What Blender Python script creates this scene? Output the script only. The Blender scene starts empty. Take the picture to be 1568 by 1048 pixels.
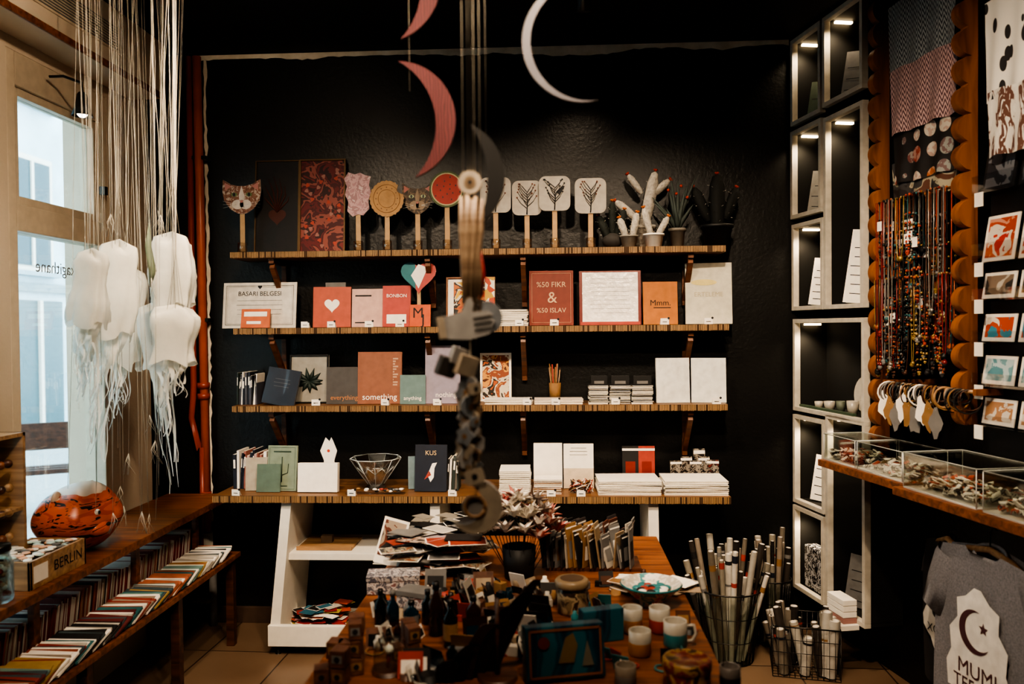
import bpy, bmesh, math, random
from mathutils import Vector, Matrix
R=random.Random(7)
rad=math.radians
# ------------------------------------------------------------ camera
CAM=Vector((0,0,1.65))
CM=Matrix.Rotation(rad(3.0),3,'Z')@Matrix.Rotation(rad(89.0),3,'X')@Matrix.Rotation(rad(-0.5),3,'Z')
cd=bpy.data.cameras.new('camera'); cam=bpy.data.objects.new('camera',cd)
bpy.context.collection.objects.link(cam)
cam.matrix_world=Matrix.Translation(CAM)@CM.to_4x4()
cd.lens=28; cd.sensor_width=36; cd.clip_start=.02
cd.dof.use_dof=True; cd.dof.focus_distance=3.9; cd.dof.aperture_fstop=2.2
bpy.context.scene.camera=cam
def ray(u,v): return CM@Vector(((u-784)/1219.6,-(v-524)/1219.6,-1))
def Wy(u,v,y): d=ray(u,v); return CAM+d*(y/d.y)
def Wz(u,v,z): d=ray(u,v); return CAM+d*((z-CAM.z)/d.z)
def Wx(u,v,x): d=ray(u,v); return CAM+d*(x/d.x)
# ------------------------------------------------------------ materials
def hx(s):
    s=s.lstrip('#'); o=[]
    for i in (0,2,4):
        c=int(s[i:i+2],16)/255; o.append(c/12.92 if c<=.04045 else ((c+.055)/1.055)**2.4)
    return (*o,1)
MC={}
def base(name):
    m=bpy.data.materials.new(name); m.use_nodes=True
    nt=m.node_tree; b=nt.nodes['Principled BSDF']; return m,nt,b
def coords(nt,sc=(1,1,1),rot=(0,0,0),kind='Object'):
    tc=nt.nodes.new('ShaderNodeTexCoord'); mp=nt.nodes.new('ShaderNodeMapping')
    mp.inputs['Scale'].default_value=sc; mp.inputs['Rotation'].default_value=rot
    nt.links.new(tc.outputs[kind],mp.inputs[0]); return mp.outputs[0]
def ramp(nt,fac,stops,const=False):
    r=nt.nodes.new('ShaderNodeValToRGB'); cr=r.color_ramp
    if const: cr.interpolation='CONSTANT'
    while len(cr.elements)<len(stops): cr.elements.new(1)
    for e,(p,c) in zip(cr.elements,stops): e.position=p; e.color=hx(c) if isinstance(c,str) else c
    nt.links.new(fac,r.inputs[0]); return r.outputs[0]
def bumpn(nt,b,src,st,dist=.01):
    n=nt.nodes.new('ShaderNodeBump'); n.inputs['Strength'].default_value=st; n.inputs['Distance'].default_value=dist
    nt.links.new(src,n.inputs['Height']); nt.links.new(n.outputs[0],b.inputs['Normal'])
def pm(col,rough=.6,metal=0,var=.12,scale=25,bump=0,em=0,trans=0,name=None,coat=0,transl=0):
    key=(col,rough,metal,var,scale,bump,em,trans,coat,transl)
    if key in MC: return MC[key]
    m,nt,b=base(name or 'mat_'+col.strip('#')); c=hx(col)
    n=nt.nodes.new('ShaderNodeTexNoise'); n.inputs['Scale'].default_value=scale; n.inputs['Detail'].default_value=4
    nt.links.new(coords(nt),n.inputs['Vector'])
    lo=tuple(x*(1-var) for x in c[:3])+(1,); hi=tuple(min(1,x*(1+var)) for x in c[:3])+(1,)
    o=ramp(nt,n.outputs[0],[(.3,lo),(.7,hi)])
    nt.links.new(o,b.inputs['Base Color'])
    b.inputs['Roughness'].default_value=rough; b.inputs['Metallic'].default_value=metal
    if bump: bumpn(nt,b,n.outputs[0],bump)
    if em: b.inputs['Emission Color'].default_value=c; b.inputs['Emission Strength'].default_value=em
    if trans: b.inputs['Transmission Weight'].default_value=trans
    if coat: b.inputs['Coat Weight'].default_value=coat
    if transl:
        t=nt.nodes.new('ShaderNodeBsdfTranslucent'); nt.links.new(o,t.inputs[0])
        mx=nt.nodes.new('ShaderNodeMixShader'); mx.inputs[0].default_value=transl
        nt.links.new(b.outputs[0],mx.inputs[1]); nt.links.new(t.outputs[0],mx.inputs[2])
        nt.links.new(mx.outputs[0],nt.nodes['Material Output'].inputs[0])
    MC[key]=m; return m
def wood(c1,c2,sc=(3,40,40),rough=.45,name='wood'):
    key=('w',c1,c2,sc)
    if key in MC: return MC[key]
    m,nt,b=base(name)
    n=nt.nodes.new('ShaderNodeTexNoise'); n.inputs['Scale'].default_value=1; n.inputs['Detail'].default_value=6; n.inputs['Distortion'].default_value=.6
    nt.links.new(coords(nt,sc),n.inputs['Vector'])
    nt.links.new(ramp(nt,n.outputs[0],[(.32,c1),(.68,c2)]),b.inputs['Base Color'])
    b.inputs['Roughness'].default_value=rough; bumpn(nt,b,n.outputs[0],.15,.004)
    MC[key]=m; return m
def pat(kind,cols,scale=20,rough=.6,sc=(1,1,1),rot=(0,0,0),name='pattern'):
    key=('p',kind,tuple(cols),scale,sc,rot)
    if key in MC: return MC[key]
    m,nt,b=base(name); co=coords(nt,sc,rot)
    st=[(i/len(cols),c) for i,c in enumerate(cols)]
    if kind=='vor':
        n=nt.nodes.new('ShaderNodeTexVoronoi'); n.inputs['Scale'].default_value=scale; nt.links.new(co,n.inputs['Vector'])
        s=nt.nodes.new('ShaderNodeSeparateColor'); nt.links.new(n.outputs['Color'],s.inputs[0])
        o=ramp(nt,s.outputs[0],st,True)
    elif kind=='dots':
        n=nt.nodes.new('ShaderNodeTexVoronoi'); n.inputs['Scale'].default_value=scale; nt.links.new(co,n.inputs['Vector'])
        o=ramp(nt,n.outputs['Distance'],[(0,cols[0]),(.32,cols[1])],True)
    elif kind=='rings':
        n=nt.nodes.new('ShaderNodeTexVoronoi'); n.inputs['Scale'].default_value=scale; n.inputs['Randomness'].default_value=.5; nt.links.new(co,n.inputs['Vector'])
        s=nt.nodes.new('ShaderNodeSeparateColor'); nt.links.new(n.outputs['Color'],s.inputs[0])
        o1=ramp(nt,s.outputs[0],st,True); msk=ramp(nt,n.outputs['Distance'],[(0,(0,0,0,1)),(.42,(1,1,1,1))],True)
        n3=nt.nodes.new('ShaderNodeTexNoise'); n3.inputs['Scale'].default_value=scale*4; nt.links.new(co,n3.inputs['Vector'])
        o2=ramp(nt,n3.outputs[0],[(0,cols[0]),(.5,cols[1])],True)
        m2=nt.nodes.new('ShaderNodeMixRGB'); m2.inputs[0].default_value=.4; nt.links.new(o1,m2.inputs[1]); nt.links.new(o2,m2.inputs[2])
        m3=nt.nodes.new('ShaderNodeMixRGB'); nt.links.new(msk,m3.inputs[0]); nt.links.new(m2.outputs[0],m3.inputs[1]); m3.inputs[2].default_value=hx('#242120'); o=m3.outputs[0]
    elif kind=='noise':
        n=nt.nodes.new('ShaderNodeTexNoise'); n.inputs['Scale'].default_value=scale; n.inputs['Detail'].default_value=3; n.inputs['Distortion'].default_value=.7; nt.links.new(co,n.inputs['Vector'])
        k=len(cols); o=ramp(nt,n.outputs[0],[(.3+.4*i/k if i else 0,c) for i,c in enumerate(cols)],True)
    elif kind=='wave':
        n=nt.nodes.new('ShaderNodeTexWave'); n.inputs['Scale'].default_value=scale; n.inputs['Distortion'].default_value=5; n.inputs['Detail'].default_value=3; nt.links.new(co,n.inputs['Vector'])
        o=ramp(nt,n.outputs['Fac'],st,False)
    elif kind=='zig':
        n=nt.nodes.new('ShaderNodeTexWave'); n.inputs['Scale'].default_value=scale; n.bands_direction='Z'; nt.links.new(co,n.inputs['Vector'])
        w=nt.nodes.new('ShaderNodeTexWave'); w.inputs['Scale'].default_value=scale*1.2; w.bands_direction='Y'; w.wave_profile='TRI'; nt.links.new(co,w.inputs['Vector'])
        mt=nt.nodes.new('ShaderNodeMath'); mt.operation='MULTIPLY'; nt.links.new(w.outputs['Fac'],mt.inputs[0]); mt.inputs[1].default_value=7
        nt.links.new(mt.outputs[0],n.inputs['Phase Offset'])
        o=ramp(nt,n.outputs['Fac'],[(0,cols[0]),(.5,cols[1])],True)
    nt.links.new(o,b.inputs['Base Color']); b.inputs['Roughness'].default_value=rough
    MC[key]=m; return m
def clear(tint='#ffffff',fac=.06,rough=.03,name='clear_plastic'):
    key=('c',tint,fac,rough)
    if key in MC: return MC[key]
    m,nt,b=base(name); t=nt.nodes.new('ShaderNodeBsdfTransparent'); t.inputs[0].default_value=hx(tint)
    g=nt.nodes.new('ShaderNodeBsdfGlossy'); g.inputs['Roughness'].default_value=rough
    lw=nt.nodes.new('ShaderNodeLayerWeight'); lw.inputs[0].default_value=.2
    ma=nt.nodes.new('ShaderNodeMath'); ma.operation='MULTIPLY_ADD'; ma.inputs[1].default_value=.35; ma.inputs[2].default_value=fac; ma.use_clamp=True
    nt.links.new(lw.outputs['Fresnel'],ma.inputs[0])
    mx=nt.nodes.new('ShaderNodeMixShader'); nt.links.new(ma.outputs[0],mx.inputs[0])
    nt.links.new(t.outputs[0],mx.inputs[1]); nt.links.new(g.outputs[0],mx.inputs[2])
    nt.links.new(mx.outputs[0],nt.nodes['Material Output'].inputs[0]); MC[key]=m; return m
WHITE=pm('#ddd7cc',.5,var=.04,name='white_paint'); PAPER=pm('#e6e0d6',.7,var=.05,name='paper'); PAGE=pm('#cfc7b6',.8,var=.15,scale=200,name='pages')
BLACK=pm('#0c0c0d',.5,name='black'); CHAR=pm('#1b1a1b',.6,name='charcoal'); INK=pm('#1a1a1c',.7,name='ink')
ORW=wood('#4e2b18','#8a522c',name='orange_wood'); LTW=wood('#7a5c42','#b08c66',name='light_wood'); DKW=wood('#2c1a12','#553322',name='dark_wood'); SHW=wood('#5a3c26','#805a38',name='shelf_wood')
KRAFT=pm('#85633f',.8,name='kraft'); METAL=pm('#3c3a38',.35,.9,name='wire_metal'); STR=pm('#bdb6a8',.8,name='string'); GREY=pm('#6d6b69',.7,name='grey')
# ------------------------------------------------------------ mesh builder
def T(x=0,y=0,z=0): return Matrix.Translation((x,y,z))
def RX(a): return Matrix.Rotation(rad(a),4,'X')
def RY(a): return Matrix.Rotation(rad(a),4,'Y')
def RZ(a): return Matrix.Rotation(rad(a),4,'Z')
def SC(x,y,z): return Matrix.Diagonal((x,y,z,1))
TXT={}
def textmesh(s):
    if s in TXT: return TXT[s]
    c=bpy.data.curves.new('t','FONT'); c.body=s; c.align_x='CENTER'; c.align_y='CENTER'; c.resolution_u=3
    o=bpy.data.objects.new('t',c); bpy.context.collection.objects.link(o)
    me=bpy.data.meshes.new_from_object(o.evaluated_get(bpy.context.evaluated_depsgraph_get()))
    r=([(v.co.x,0,v.co.y) for v in me.vertices],[tuple(p.vertices) for p in me.polygons])
    bpy.data.objects.remove(o); bpy.data.meshes.remove(me); TXT[s]=r; return r
class MB:
    def __init__(s,name,M=None): s.n=name; s.v=[];s.f=[];s.mi=[];s.sm=[];s.mats=[];s.M=M or Matrix(); s.st=[]
    def push(s,M): s.st.append(s.M); s.M=s.M@M
    def pop(s): s.M=s.st.pop()
    def add(s,vs,fs,mat,sm=False):
        if mat not in s.mats: s.mats.append(mat)
        k=s.mats.index(mat); o=len(s.v)
        s.v+=[tuple(s.M@Vector(p)) for p in vs]; s.f+=[tuple(i+o for i in f) for f in fs]
        s.mi+=[k]*len(fs); s.sm+=[sm]*len(fs)
    def box(s,x0,x1,y0,y1,z0,z1,mat,b=0):
        if b:
            bm=bmesh.new(); bmesh.ops.create_cube(bm,size=1)
            for v in bm.verts: v.co=Vector(((x0+x1)/2+v.co.x*(x1-x0),(y0+y1)/2+v.co.y*(y1-y0),(z0+z1)/2+v.co.z*(z1-z0)))
            bmesh.ops.bevel(bm,geom=bm.edges[:],offset=b,segments=2,affect='EDGES',profile=.7)
            bm.verts.index_update()
            s.add([v.co[:] for v in bm.verts],[tuple(v.index for v in f.verts) for f in bm.faces],mat); bm.free(); return
        s.add([(x0,y0,z0),(x1,y0,z0),(x1,y1,z0),(x0,y1,z0),(x0,y0,z1),(x1,y0,z1),(x1,y1,z1),(x0,y1,z1)],
              [(0,3,2,1),(4,5,6,7),(0,1,5,4),(1,2,6,5),(2,3,7,6),(3,0,4,7)],mat)
    def rect(s,x0,x1,z0,z1,mat,y=-.0015): s.add([(x0,y,z0),(x1,y,z0),(x1,y,z1),(x0,y,z1)],[(0,1,2,3)],mat)
    def prism(s,poly,y0,y1,mat,side=None,sm=False):
        n=len(poly); vs=[(x,y0,z) for x,z in poly]+[(x,y1,z) for x,z in poly]
        s.add(vs,[tuple(range(n)),tuple(range(2*n-1,n-1,-1))],mat)
        s.add(vs,[(i,(i+1)%n,(i+1)%n+n,i+n) for i in range(n)],side or mat,sm)
    def flat(s,poly,mat,y=-.0015): s.add([(x,y,z) for x,z in poly],[tuple(range(len(poly)))],mat)
    def disc(s,x,z,r,mat,y=-.0015,rz=None,n=20): s.flat([(x+r*math.cos(6.2832*i/n),z+(rz or r)*math.sin(6.2832*i/n)) for i in range(n)],mat,y)
    def tube(s,pts,r,mat,n=6,caps=True):
        pts=[Vector(p) for p in pts]; k=len(pts)
        rs=r if isinstance(r,(list,tuple)) else [r]*k; vs=[]; up=None
        for i,p in enumerate(pts):
            d=(pts[min(i+1,k-1)]-pts[max(i-1,0)]); d=d.normalized() if d.length>1e-9 else Vector((0,0,1))
            if up is None: up=d.orthogonal().normalized()
            else:
                up=up-d*up.dot(d); up=up.normalized() if up.length>1e-6 else d.orthogonal().normalized()
            w=d.cross(up)
            for j in range(n):
                a=6.28318*j/n; vs.append(tuple(p+(up*math.cos(a)+w*math.sin(a))*rs[i]))
        fs=[(i*n+j,i*n+(j+1)%n,(i+1)*n+(j+1)%n,(i+1)*n+j) for i in range(k-1) for j in range(n)]
        if caps: fs+=[tuple(range(n-1,-1,-1)),tuple(range((k-1)*n,k*n))]
        s.add(vs,fs,mat,True)
    def lathe(s,prof,mat,n=24,x=0,y=0,z=0,wob=0,sm=True):
        vs=[];k=len(prof)
        for i,(r,h) in enumerate(prof):
            for j in range(n):
                a=6.28318*j/n; q=r*(1+wob*math.sin(3*a+i)*.6+wob*math.sin(5*a+i*1.7)*.4) if wob else r
                vs.append((x+q*math.cos(a),y+q*math.sin(a),z+h))
        fs=[(i*n+j,i*n+(j+1)%n,(i+1)*n+(j+1)%n,(i+1)*n+j) for i in range(k-1) for j in range(n)]
        s.add(vs,fs,mat,sm)
    def cyl(s,x,y,z0,z1,r,mat,n=24,r1=None): s.lathe([(0.0001,z0),(r,z0),(r,z0),(r1 or r,z1),(r1 or r,z1),(0.0001,z1)],mat,n,x,y,0)
    def ball(s,x,y,z,r,mat,sc=(1,1,1),n=12,f=None):
        vs=[];k=n
        for i in range(k+1):
            t=math.pi*i/k
            for j in range(n):
                a=6.28318*j/n; d=Vector((math.sin(t)*math.cos(a),math.sin(t)*math.sin(a),math.cos(t)))
                q=r*(f(d) if f else 1); vs.append((x+d.x*q*sc[0],y+d.y*q*sc[1],z+d.z*q*sc[2]))
        s.add(vs,[(i*n+j,i*n+(j+1)%n,(i+1)*n+(j+1)%n,(i+1)*n+j) for i in range(k) for j in range(n)],mat,True)
    def text(s,t,x,z,size,mat,y=-.002,flip=False):
        vs,fs=textmesh(t); k=-1 if flip else 1
        s.add([(x+a*size*k,y,z+c*size) for a,b,c in vs],fs,mat)
    def done(s):
        if not s.v: return None
        vs=[Vector(p) for p in s.v]
        o=Vector(((min(p.x for p in vs)+max(p.x for p in vs))/2,(min(p.y for p in vs)+max(p.y for p in vs))/2,min(p.z for p in vs)))
        me=bpy.data.meshes.new(s.n); me.from_pydata([tuple(p-o) for p in vs],[],s.f)
        for m in s.mats: me.materials.append(m)
        me.polygons.foreach_set('material_index',s.mi); me.polygons.foreach_set('use_smooth',s.sm)
        me.validate(); me.update()
        ob=bpy.data.objects.new(s.n,me); ob.location=o; bpy.context.collection.objects.link(ob); return ob
def arcpts(cx,cz,r,a0,a1,n=16): return [(cx+r*math.cos(rad(a0+(a1-a0)*i/n)),cz+r*math.sin(rad(a0+(a1-a0)*i/n))) for i in range(n+1)]
def rrect(x0,x1,z0,z1,r,n=5):
    return arcpts(x1-r,z0+r,r,-90,0,n)+arcpts(x1-r,z1-r,r,0,90,n)+arcpts(x0+r,z1-r,r,90,180,n)+arcpts(x0+r,z0+r,r,180,270,n)
def crescent(Rr,t,a,n=28):
    ca=math.cos(rad(a)); xc=((Rr-t)**2-Rr**2)/(2*((Rr-t)-Rr*ca)); ri=Rr-t-xc
    b=math.degrees(math.atan2(Rr*math.sin(rad(a)),Rr*ca-xc))
    return arcpts(0,0,Rr,-a,a,n)+arcpts(xc,0,ri,b,-b,n)[1:-1]
def blob(r,n=28,amp=.08,k=5,ph=0): return [(r*(1+amp*math.sin(k*t+ph))*math.cos(t),r*(1+amp*math.sin(k*t+ph))*math.sin(t)) for t in [6.28318*i/n for i in range(n)]]
# ------------------------------------------------------------ room shell
YB=4.4; ZC=3.2; XL=-2.15
def wallmat(name,c1,c2,rough,sc=2.0,b=.15):
    m,nt,bb=base(name); n=nt.nodes.new('ShaderNodeTexNoise'); n.inputs['Scale'].default_value=sc; n.inputs['Detail'].default_value=8
    nt.links.new(coords(nt),n.inputs['Vector']); nt.links.new(ramp(nt,n.outputs[0],[(.3,c1),(.7,c2)]),bb.inputs['Base Color'])
    n2=nt.nodes.new('ShaderNodeTexNoise'); n2.inputs['Scale'].default_value=60; n2.inputs['Detail'].default_value=5; nt.links.new(coords(nt),n2.inputs['Vector'])
    bb.inputs['Roughness'].default_value=rough; bumpn(nt,bb,n2.outputs[0],b,.006); return m
DARKWALL=wallmat('dark_wall_paint','#0e0e0e','#151514',.38,b=.3)
LIGHTWALL=wallmat('plaster_cream','#b3a48f','#c7b8a4',.7); CEIL=wallmat('ceiling_black','#060607','#0a0a0a',.7)
RAG=wallmat('bare_plaster','#c9bba6','#e6dccb',.8,12)
# right wall frame (not square with the back wall)
A=Vector((.205,-1,0)).normalized(); O=Vector((1.30,YB,0)); N=Vector((A.y,-A.x,0))  # N into room
RF=Matrix(((A.x,-N.x,0,O.x),(A.y,-N.y,0,O.y),(0,0,1,0),(0,0,0,1)))
RFi=RF.inverted()
def RW(u,v,off=0):
    d=ray(u,v); p=O+N*off; t=(p-CAM).dot(N)/d.dot(N); q=RFi@(CAM+d*t); return q.x,q.z
LF=Matrix(((0,-1,0,XL),(1,0,0,0),(0,0,1,0),(0,0,0,1)))  # left wall: local x=world y, local y into wall
mb=MB('wall_back'); mb.box(-2.4,1.75,YB,YB+.15,0,ZC,DARKWALL); mb.done()
mb=MB('wall_right',RF); mb.box(-.15,6.3,.18,.33,0,ZC,DARKWALL); mb.done()
mb=MB('wall_front'); mb.box(-2.4,2.9,-1.75,-1.6,0,ZC,LIGHTWALL); mb.done()
mb=MB('ceiling'); mb.box(-2.5,2.95,-1.75,YB+.15,ZC,ZC+.12,CEIL); mb.done()
m,nt,b=base('floor_tile'); br=nt.nodes.new('ShaderNodeTexBrick'); nt.links.new(coords(nt,(1,1,1),(0,0,rad(2))),br.inputs['Vector'])
br.offset=0; br.inputs['Scale'].default_value=1; br.inputs['Brick Width'].default_value=.42; br.inputs['Row Height'].default_value=.42; br.inputs['Mortar Size'].default_value=.004
br.inputs['Color1'].default_value=hx('#86705c'); br.inputs['Color2'].default_value=hx('#77624f'); br.inputs['Mortar'].default_value=hx('#3c3029')
n=nt.nodes.new('ShaderNodeTexNoise'); n.inputs['Scale'].default_value=9; n.inputs['Detail'].default_value=8
mx=nt.nodes.new('ShaderNodeMixRGB'); mx.blend_type='MULTIPLY'; mx.inputs[0].default_value=.6; nt.links.new(br.outputs[0],mx.inputs[1])
nt.links.new(ramp(nt,n.outputs[0],[(.3,'#a09080'),(.7,'#ffffff')]),mx.inputs[2]); nt.links.new(mx.outputs[0],b.inputs['Base Color']); b.inputs['Roughness'].default_value=.3
mb=MB('floor'); mb.box(-2.5,2.95,-1.75,YB+.15,-.1,0,m); mb.done()
# left wall with openings
W1=(3.05,3.76,.42,2.78); W2=(2.1,2.92,.42,2.78)
mb=MB('wall_left',LF)
mb.box(-1.75,4.14,0,.22,0,.42,LIGHTWALL); mb.box(-1.75,4.14,0,.22,2.78,ZC,LIGHTWALL)
mb.box(-1.75,W2[0],0,.22,.42,2.78,LIGHTWALL); mb.box(W2[1],W1[0],0,.22,.42,2.78,LIGHTWALL); mb.box(W1[1],4.14,0,.22,.42,2.78,LIGHTWALL)
mb.box(4.14,YB+.15,0,.22,0,ZC,DARKWALL); mb.done()
FR=pm('#bfb09a',.45,var=.08,name='window_paint')
for i,(a,b_,z0,z1) in enumerate((W1,W2)):
    mb=MB('window_%d'%(i+1),LF); w=.055
    for q in ((a,a+w,z0,z1),(b_-w,b_,z0,z1),(a+w,b_-w,z0,z0+w),(a+w,b_-w,z1-w-.08,z1),(a+w,b_-w,2.06,2.17)):
        mb.box(q[0],q[1],.0,.10,q[2],q[3],FR,.006)
    for q in ((a+w,a+w+.035,2.17,2.645),(b_-w-.035,b_-w,2.17,2.645),(a+w+.035,b_-w-.035,2.17,2.205),(a+w+.035,b_-w-.035,2.61,2.645)):
        mb.box(q[0],q[1],.015,.07,q[2],q[3],FR,.004)
    mb.box(a+w,b_-w,.045,.05,z0+w,2.06,clear('#f4fbfc',.02)); mb.box(a+w+.035,b_-w-.035,.045,.05,2.205,2.61,clear('#f4fbfc',.02))
    if i==0: mb.text('kagithane',a+.36,1.93,.075,GREY,.04,True)
    mb.box(b_-w-.02,b_-w+.005,-.03,.0,2.3,2.34,METAL,.003); mb.done()
# exterior street
EX=pm('#c4d6de',.8,var=.15,scale=1.5,name='facade_plaster')
mb=MB('street_building'); mb.box(-9.4,-9,-6,34,-.2,12,EX)
for k in range(18):
    y=-4+k*2.1
    for zf in (2.7,5.6):
        mb.box(-9.05,-8.97,y-.1,y+1.1,zf,zf+2.0,PAPER); mb.box(-8.98,-8.95,y,y+1.0,zf+.1,zf+1.9,pm('#3f5a64',.15,name='dark_glass')); mb.box(-8.95,-8.92,y+.47,y+.53,zf+.1,zf+1.9,PAPER)
        mb.box(-9.0,-8.85,y-.15,y+1.15,zf-.08,zf,pm('#9fb0b8',.7))
    mb.box(-8.98,-8.95,y,y+1.3,0,2.2,pm('#4f6a72',.3,name='shopfront')); mb.box(-8.95,-8.9,y+.6,y+.68,0,2.2,PAPER)
mb.box(-9.05,-8.9,-6,34,2.35,2.5,pm('#8a9aa0',.7)); mb.done()
mb=MB('street_ground'); mb.box(-9,-2.42,-6,34,-.2,-.05,pm('#a0acb0',.7,name='pavement')); mb.done()
mb=MB('street_bench',T(-4.4,7.0,-.05)@RZ(30)); 
for q in (0,.12,.24): mb.box(-.6,.6,q,q+.09,.42,.46,DKW)
for q in (-.5,.5): mb.box(q-.03,q+.03,0,.33,0,.42,METAL)
mb.box(-.6,.6,.36,.4,.6,.85,DKW); mb.box(-.55,-.5,.34,.38,.4,.85,METAL); mb.box(.5,.55,.34,.38,.4,.85,METAL); mb.done()
# ragged paint line on back wall
mb=MB('trim_1'); xr=1.28; x0=-1.98; k=110
top=[];bot=[]; w_=.03
for i in range(k+1):
    w_=max(.018,min(.05,w_+R.uniform(-.008,.008))); x=x0+(xr-x0)*i/k; top.append((x,ZC-.006)); bot.append((x,ZC-.012-w_))
for i in range(k): mb.add([(top[i][0],YB-.002,top[i][1]),(top[i+1][0],YB-.002,top[i+1][1]),(bot[i+1][0],YB-.002,bot[i+1][1]),(bot[i][0],YB-.002,bot[i][1])],[(0,1,2,3)],RAG)
k=80
xs=Wy(318,450,YB).x
e=[(R.uniform(-.008,.0),R.uniform(.006,.02)) for _ in range(k+1)]
for i in range(k):
    z0=ZC-.03-(ZC-.6)*i/k; z1=ZC-.03-(ZC-.6)*(i+1)/k
    mb.add([(xs+e[i][0],YB-.002,z0),(xs+e[i][1],YB-.002,z0),(xs+e[i+1][1],YB-.002,z1),(xs+e[i+1][0],YB-.002,z1)],[(0,1,2,3)],RAG)
mb.done()
mb=MB('baseboard_back'); mb.box(-2.1,1.3,YB-.02,YB,0,.09,pm('#4a3a30',.5,name='baseboard'),.004); mb.done()
# red pipes
PIPE=pm('#8e3a26',.4,var=.15,scale=8,name='red_pipe_paint'); PIPE2=pm('#b0552f',.4,var=.15,scale=8,name='orange_pipe_paint')
mb=MB('heating_pipes')
p=lambda u,v,y=4.34: tuple(Wy(u,v,y))
mb.tube([(p(292,300)[0],4.34,3.17),(p(292,300)[0],4.34,1.35),(p(291,300)[0]+.0,4.34,1.28),p(293,640),p(305,690),(p(310,700)[0],4.33,1.0),(p(310,700)[0],4.33,.45)],.017,PIPE,10)
x2=p(305,400)[0]
mb.tube([(x2,4.345,3.17),(x2+.01,4.345,2.2),(x2+.02,4.345,.5)],.024,PIPE2,12)
for z in (1.27,1.33,.72): mb.tube([(x2+.012,4.345,z),(x2+.012,4.345,z+.03)],.034,PIPE,12)
for z in (2.6,1.7): mb.box(x2-.06,x2+.05,4.33,4.4,z,z+.02,METAL)
mb.tube([(x2+.02,4.345,.52),(x2+.02,4.345,.4),(x2+.05,4.345,.36)],.03,WHITE,12)
mb.tube([(x2+.05,4.34,.0),(x2+.05,4.34,.36)],.022,GREY,10); mb.tube([(x2-.2,4.34,.14),(x2+.05,4.34,.14)],.022,GREY,10)
mb.done()
# ------------------------------------------------------------ wall shelves
EDGE1=pm('#94744f',.6,name='edge_light'); EDGE2=pm('#47321f',.8,name='edge_dark')
YS=4.14
zs=[Wy(730,381,YS).z,Wy(730,500,YS).z,Wy(730,621,YS).z]; YT=3.94; ZT=Wy(720,761,YT).z
def plank(mb,x0,x1,y0,y1,z,t):
    mb.box(x0,x1,y0+.004,y1,z-t,z,SHW); n=int((x1-x0)/.0085)
    for i in range(n):
        x=x0+(x1-x0)*i/n; mb.box(x,x+(x1-x0)/n*R.uniform(.5,.75),y0,y0+.005,z-t+R.uniform(0,.003),z-.001,EDGE1 if R.random()<.85 else EDGE2)
    mb.box(x0,x1,y0+.003,y0+.0045,z-t,z,EDGE2)
us=[(352,1112,385),(357,1117,500),(355,1115,621)]
bru=(437,664,803,1047)
for i,z in enumerate(zs):
    mb=MB('wall_shelf'); u0,u1,v=us[i]; x0=Wy(u0,v,YS).x; x1=Wy(u1,v,YS).x
    plank(mb,x0,x1,YS,YB,z,.033)
    for u in bru:
        x=Wy(u,v,YB).x; BW=wood('#4a2c1a','#7a4b2e',name='bracket_wood')
        mb.box(x-.014,x+.014,YB-.03,YB,z-.30,z-.036,BW,.003); mb.box(x-.014,x+.014,YS+.03,YB-.03,z-.06,z-.033,BW)
        mb.push(T(x,YB-.02,z-.25)@RX(0)); 
        mb.add([(-.013,0,0),(.013,0,0),(.013,0,-.035),(-.013,0,-.035),(-.013,-.19,.19),(.013,-.19,.19),(.013,-.2,.165),(-.013,-.2,.165)],[(0,1,5,4),(3,2,6,7),(0,3,7,4),(1,2,6,5),(4,5,6,7),(0,1,2,3)],BW); mb.pop()
    mb.done()
# counter table
mb=MB('display_counter'); x0=Wy(325,763,YT).x; x1=Wy(1120,765,YT).x
plank(mb,x0,x1,YT,YB-.001,ZT,.035)
def panel(ua,ub,lean):
    xa=Wy(ua,775,YT+.02).x; t=.05; xb=Wy(ub,965,YT+.02).x
    mb.add([(xa,YT+.03,ZT-.04),(xa+t,YT+.03,ZT-.04),(xa+t,YB-.02,ZT-.04),(xa,YB-.02,ZT-.04),(xb,YT+.0,.05),(xb+t,YT+.0,.05),(xb+t,YB-.02,.05),(xb,YB-.02,.05)],
      [(0,1,2,3),(4,7,6,5),(0,4,5,1),(1,5,6,2),(2,6,7,3),(3,7,4,0)],WHITE)
    return xa,xb
xa,xb=panel(430,413,1); xm,xn=panel(658,658,0); xe,xf=panel(993,996,0)
mb.box(xa+.02,xm+.02,YT+.06,YB-.02,.47,.505,WHITE,.003); mb.box(xm,xe,YT+.06,YB-.02,.47,.505,WHITE,.003)
mb.box(xb,xf+.05,YT-.005,YB-.02,.05,.09,WHITE,.003); mb.box(xb,xf+.05,YT-.01,YT+.02,.05,.155,WHITE,.004)
for q in (xb+.04,xm+.03,xf+.02):
    mb.cyl(q,YT+.03,0,.05,.015,METAL,12); mb.cyl(q,YB-.08,0,.05,.015,METAL,12)
mb.done()
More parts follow.
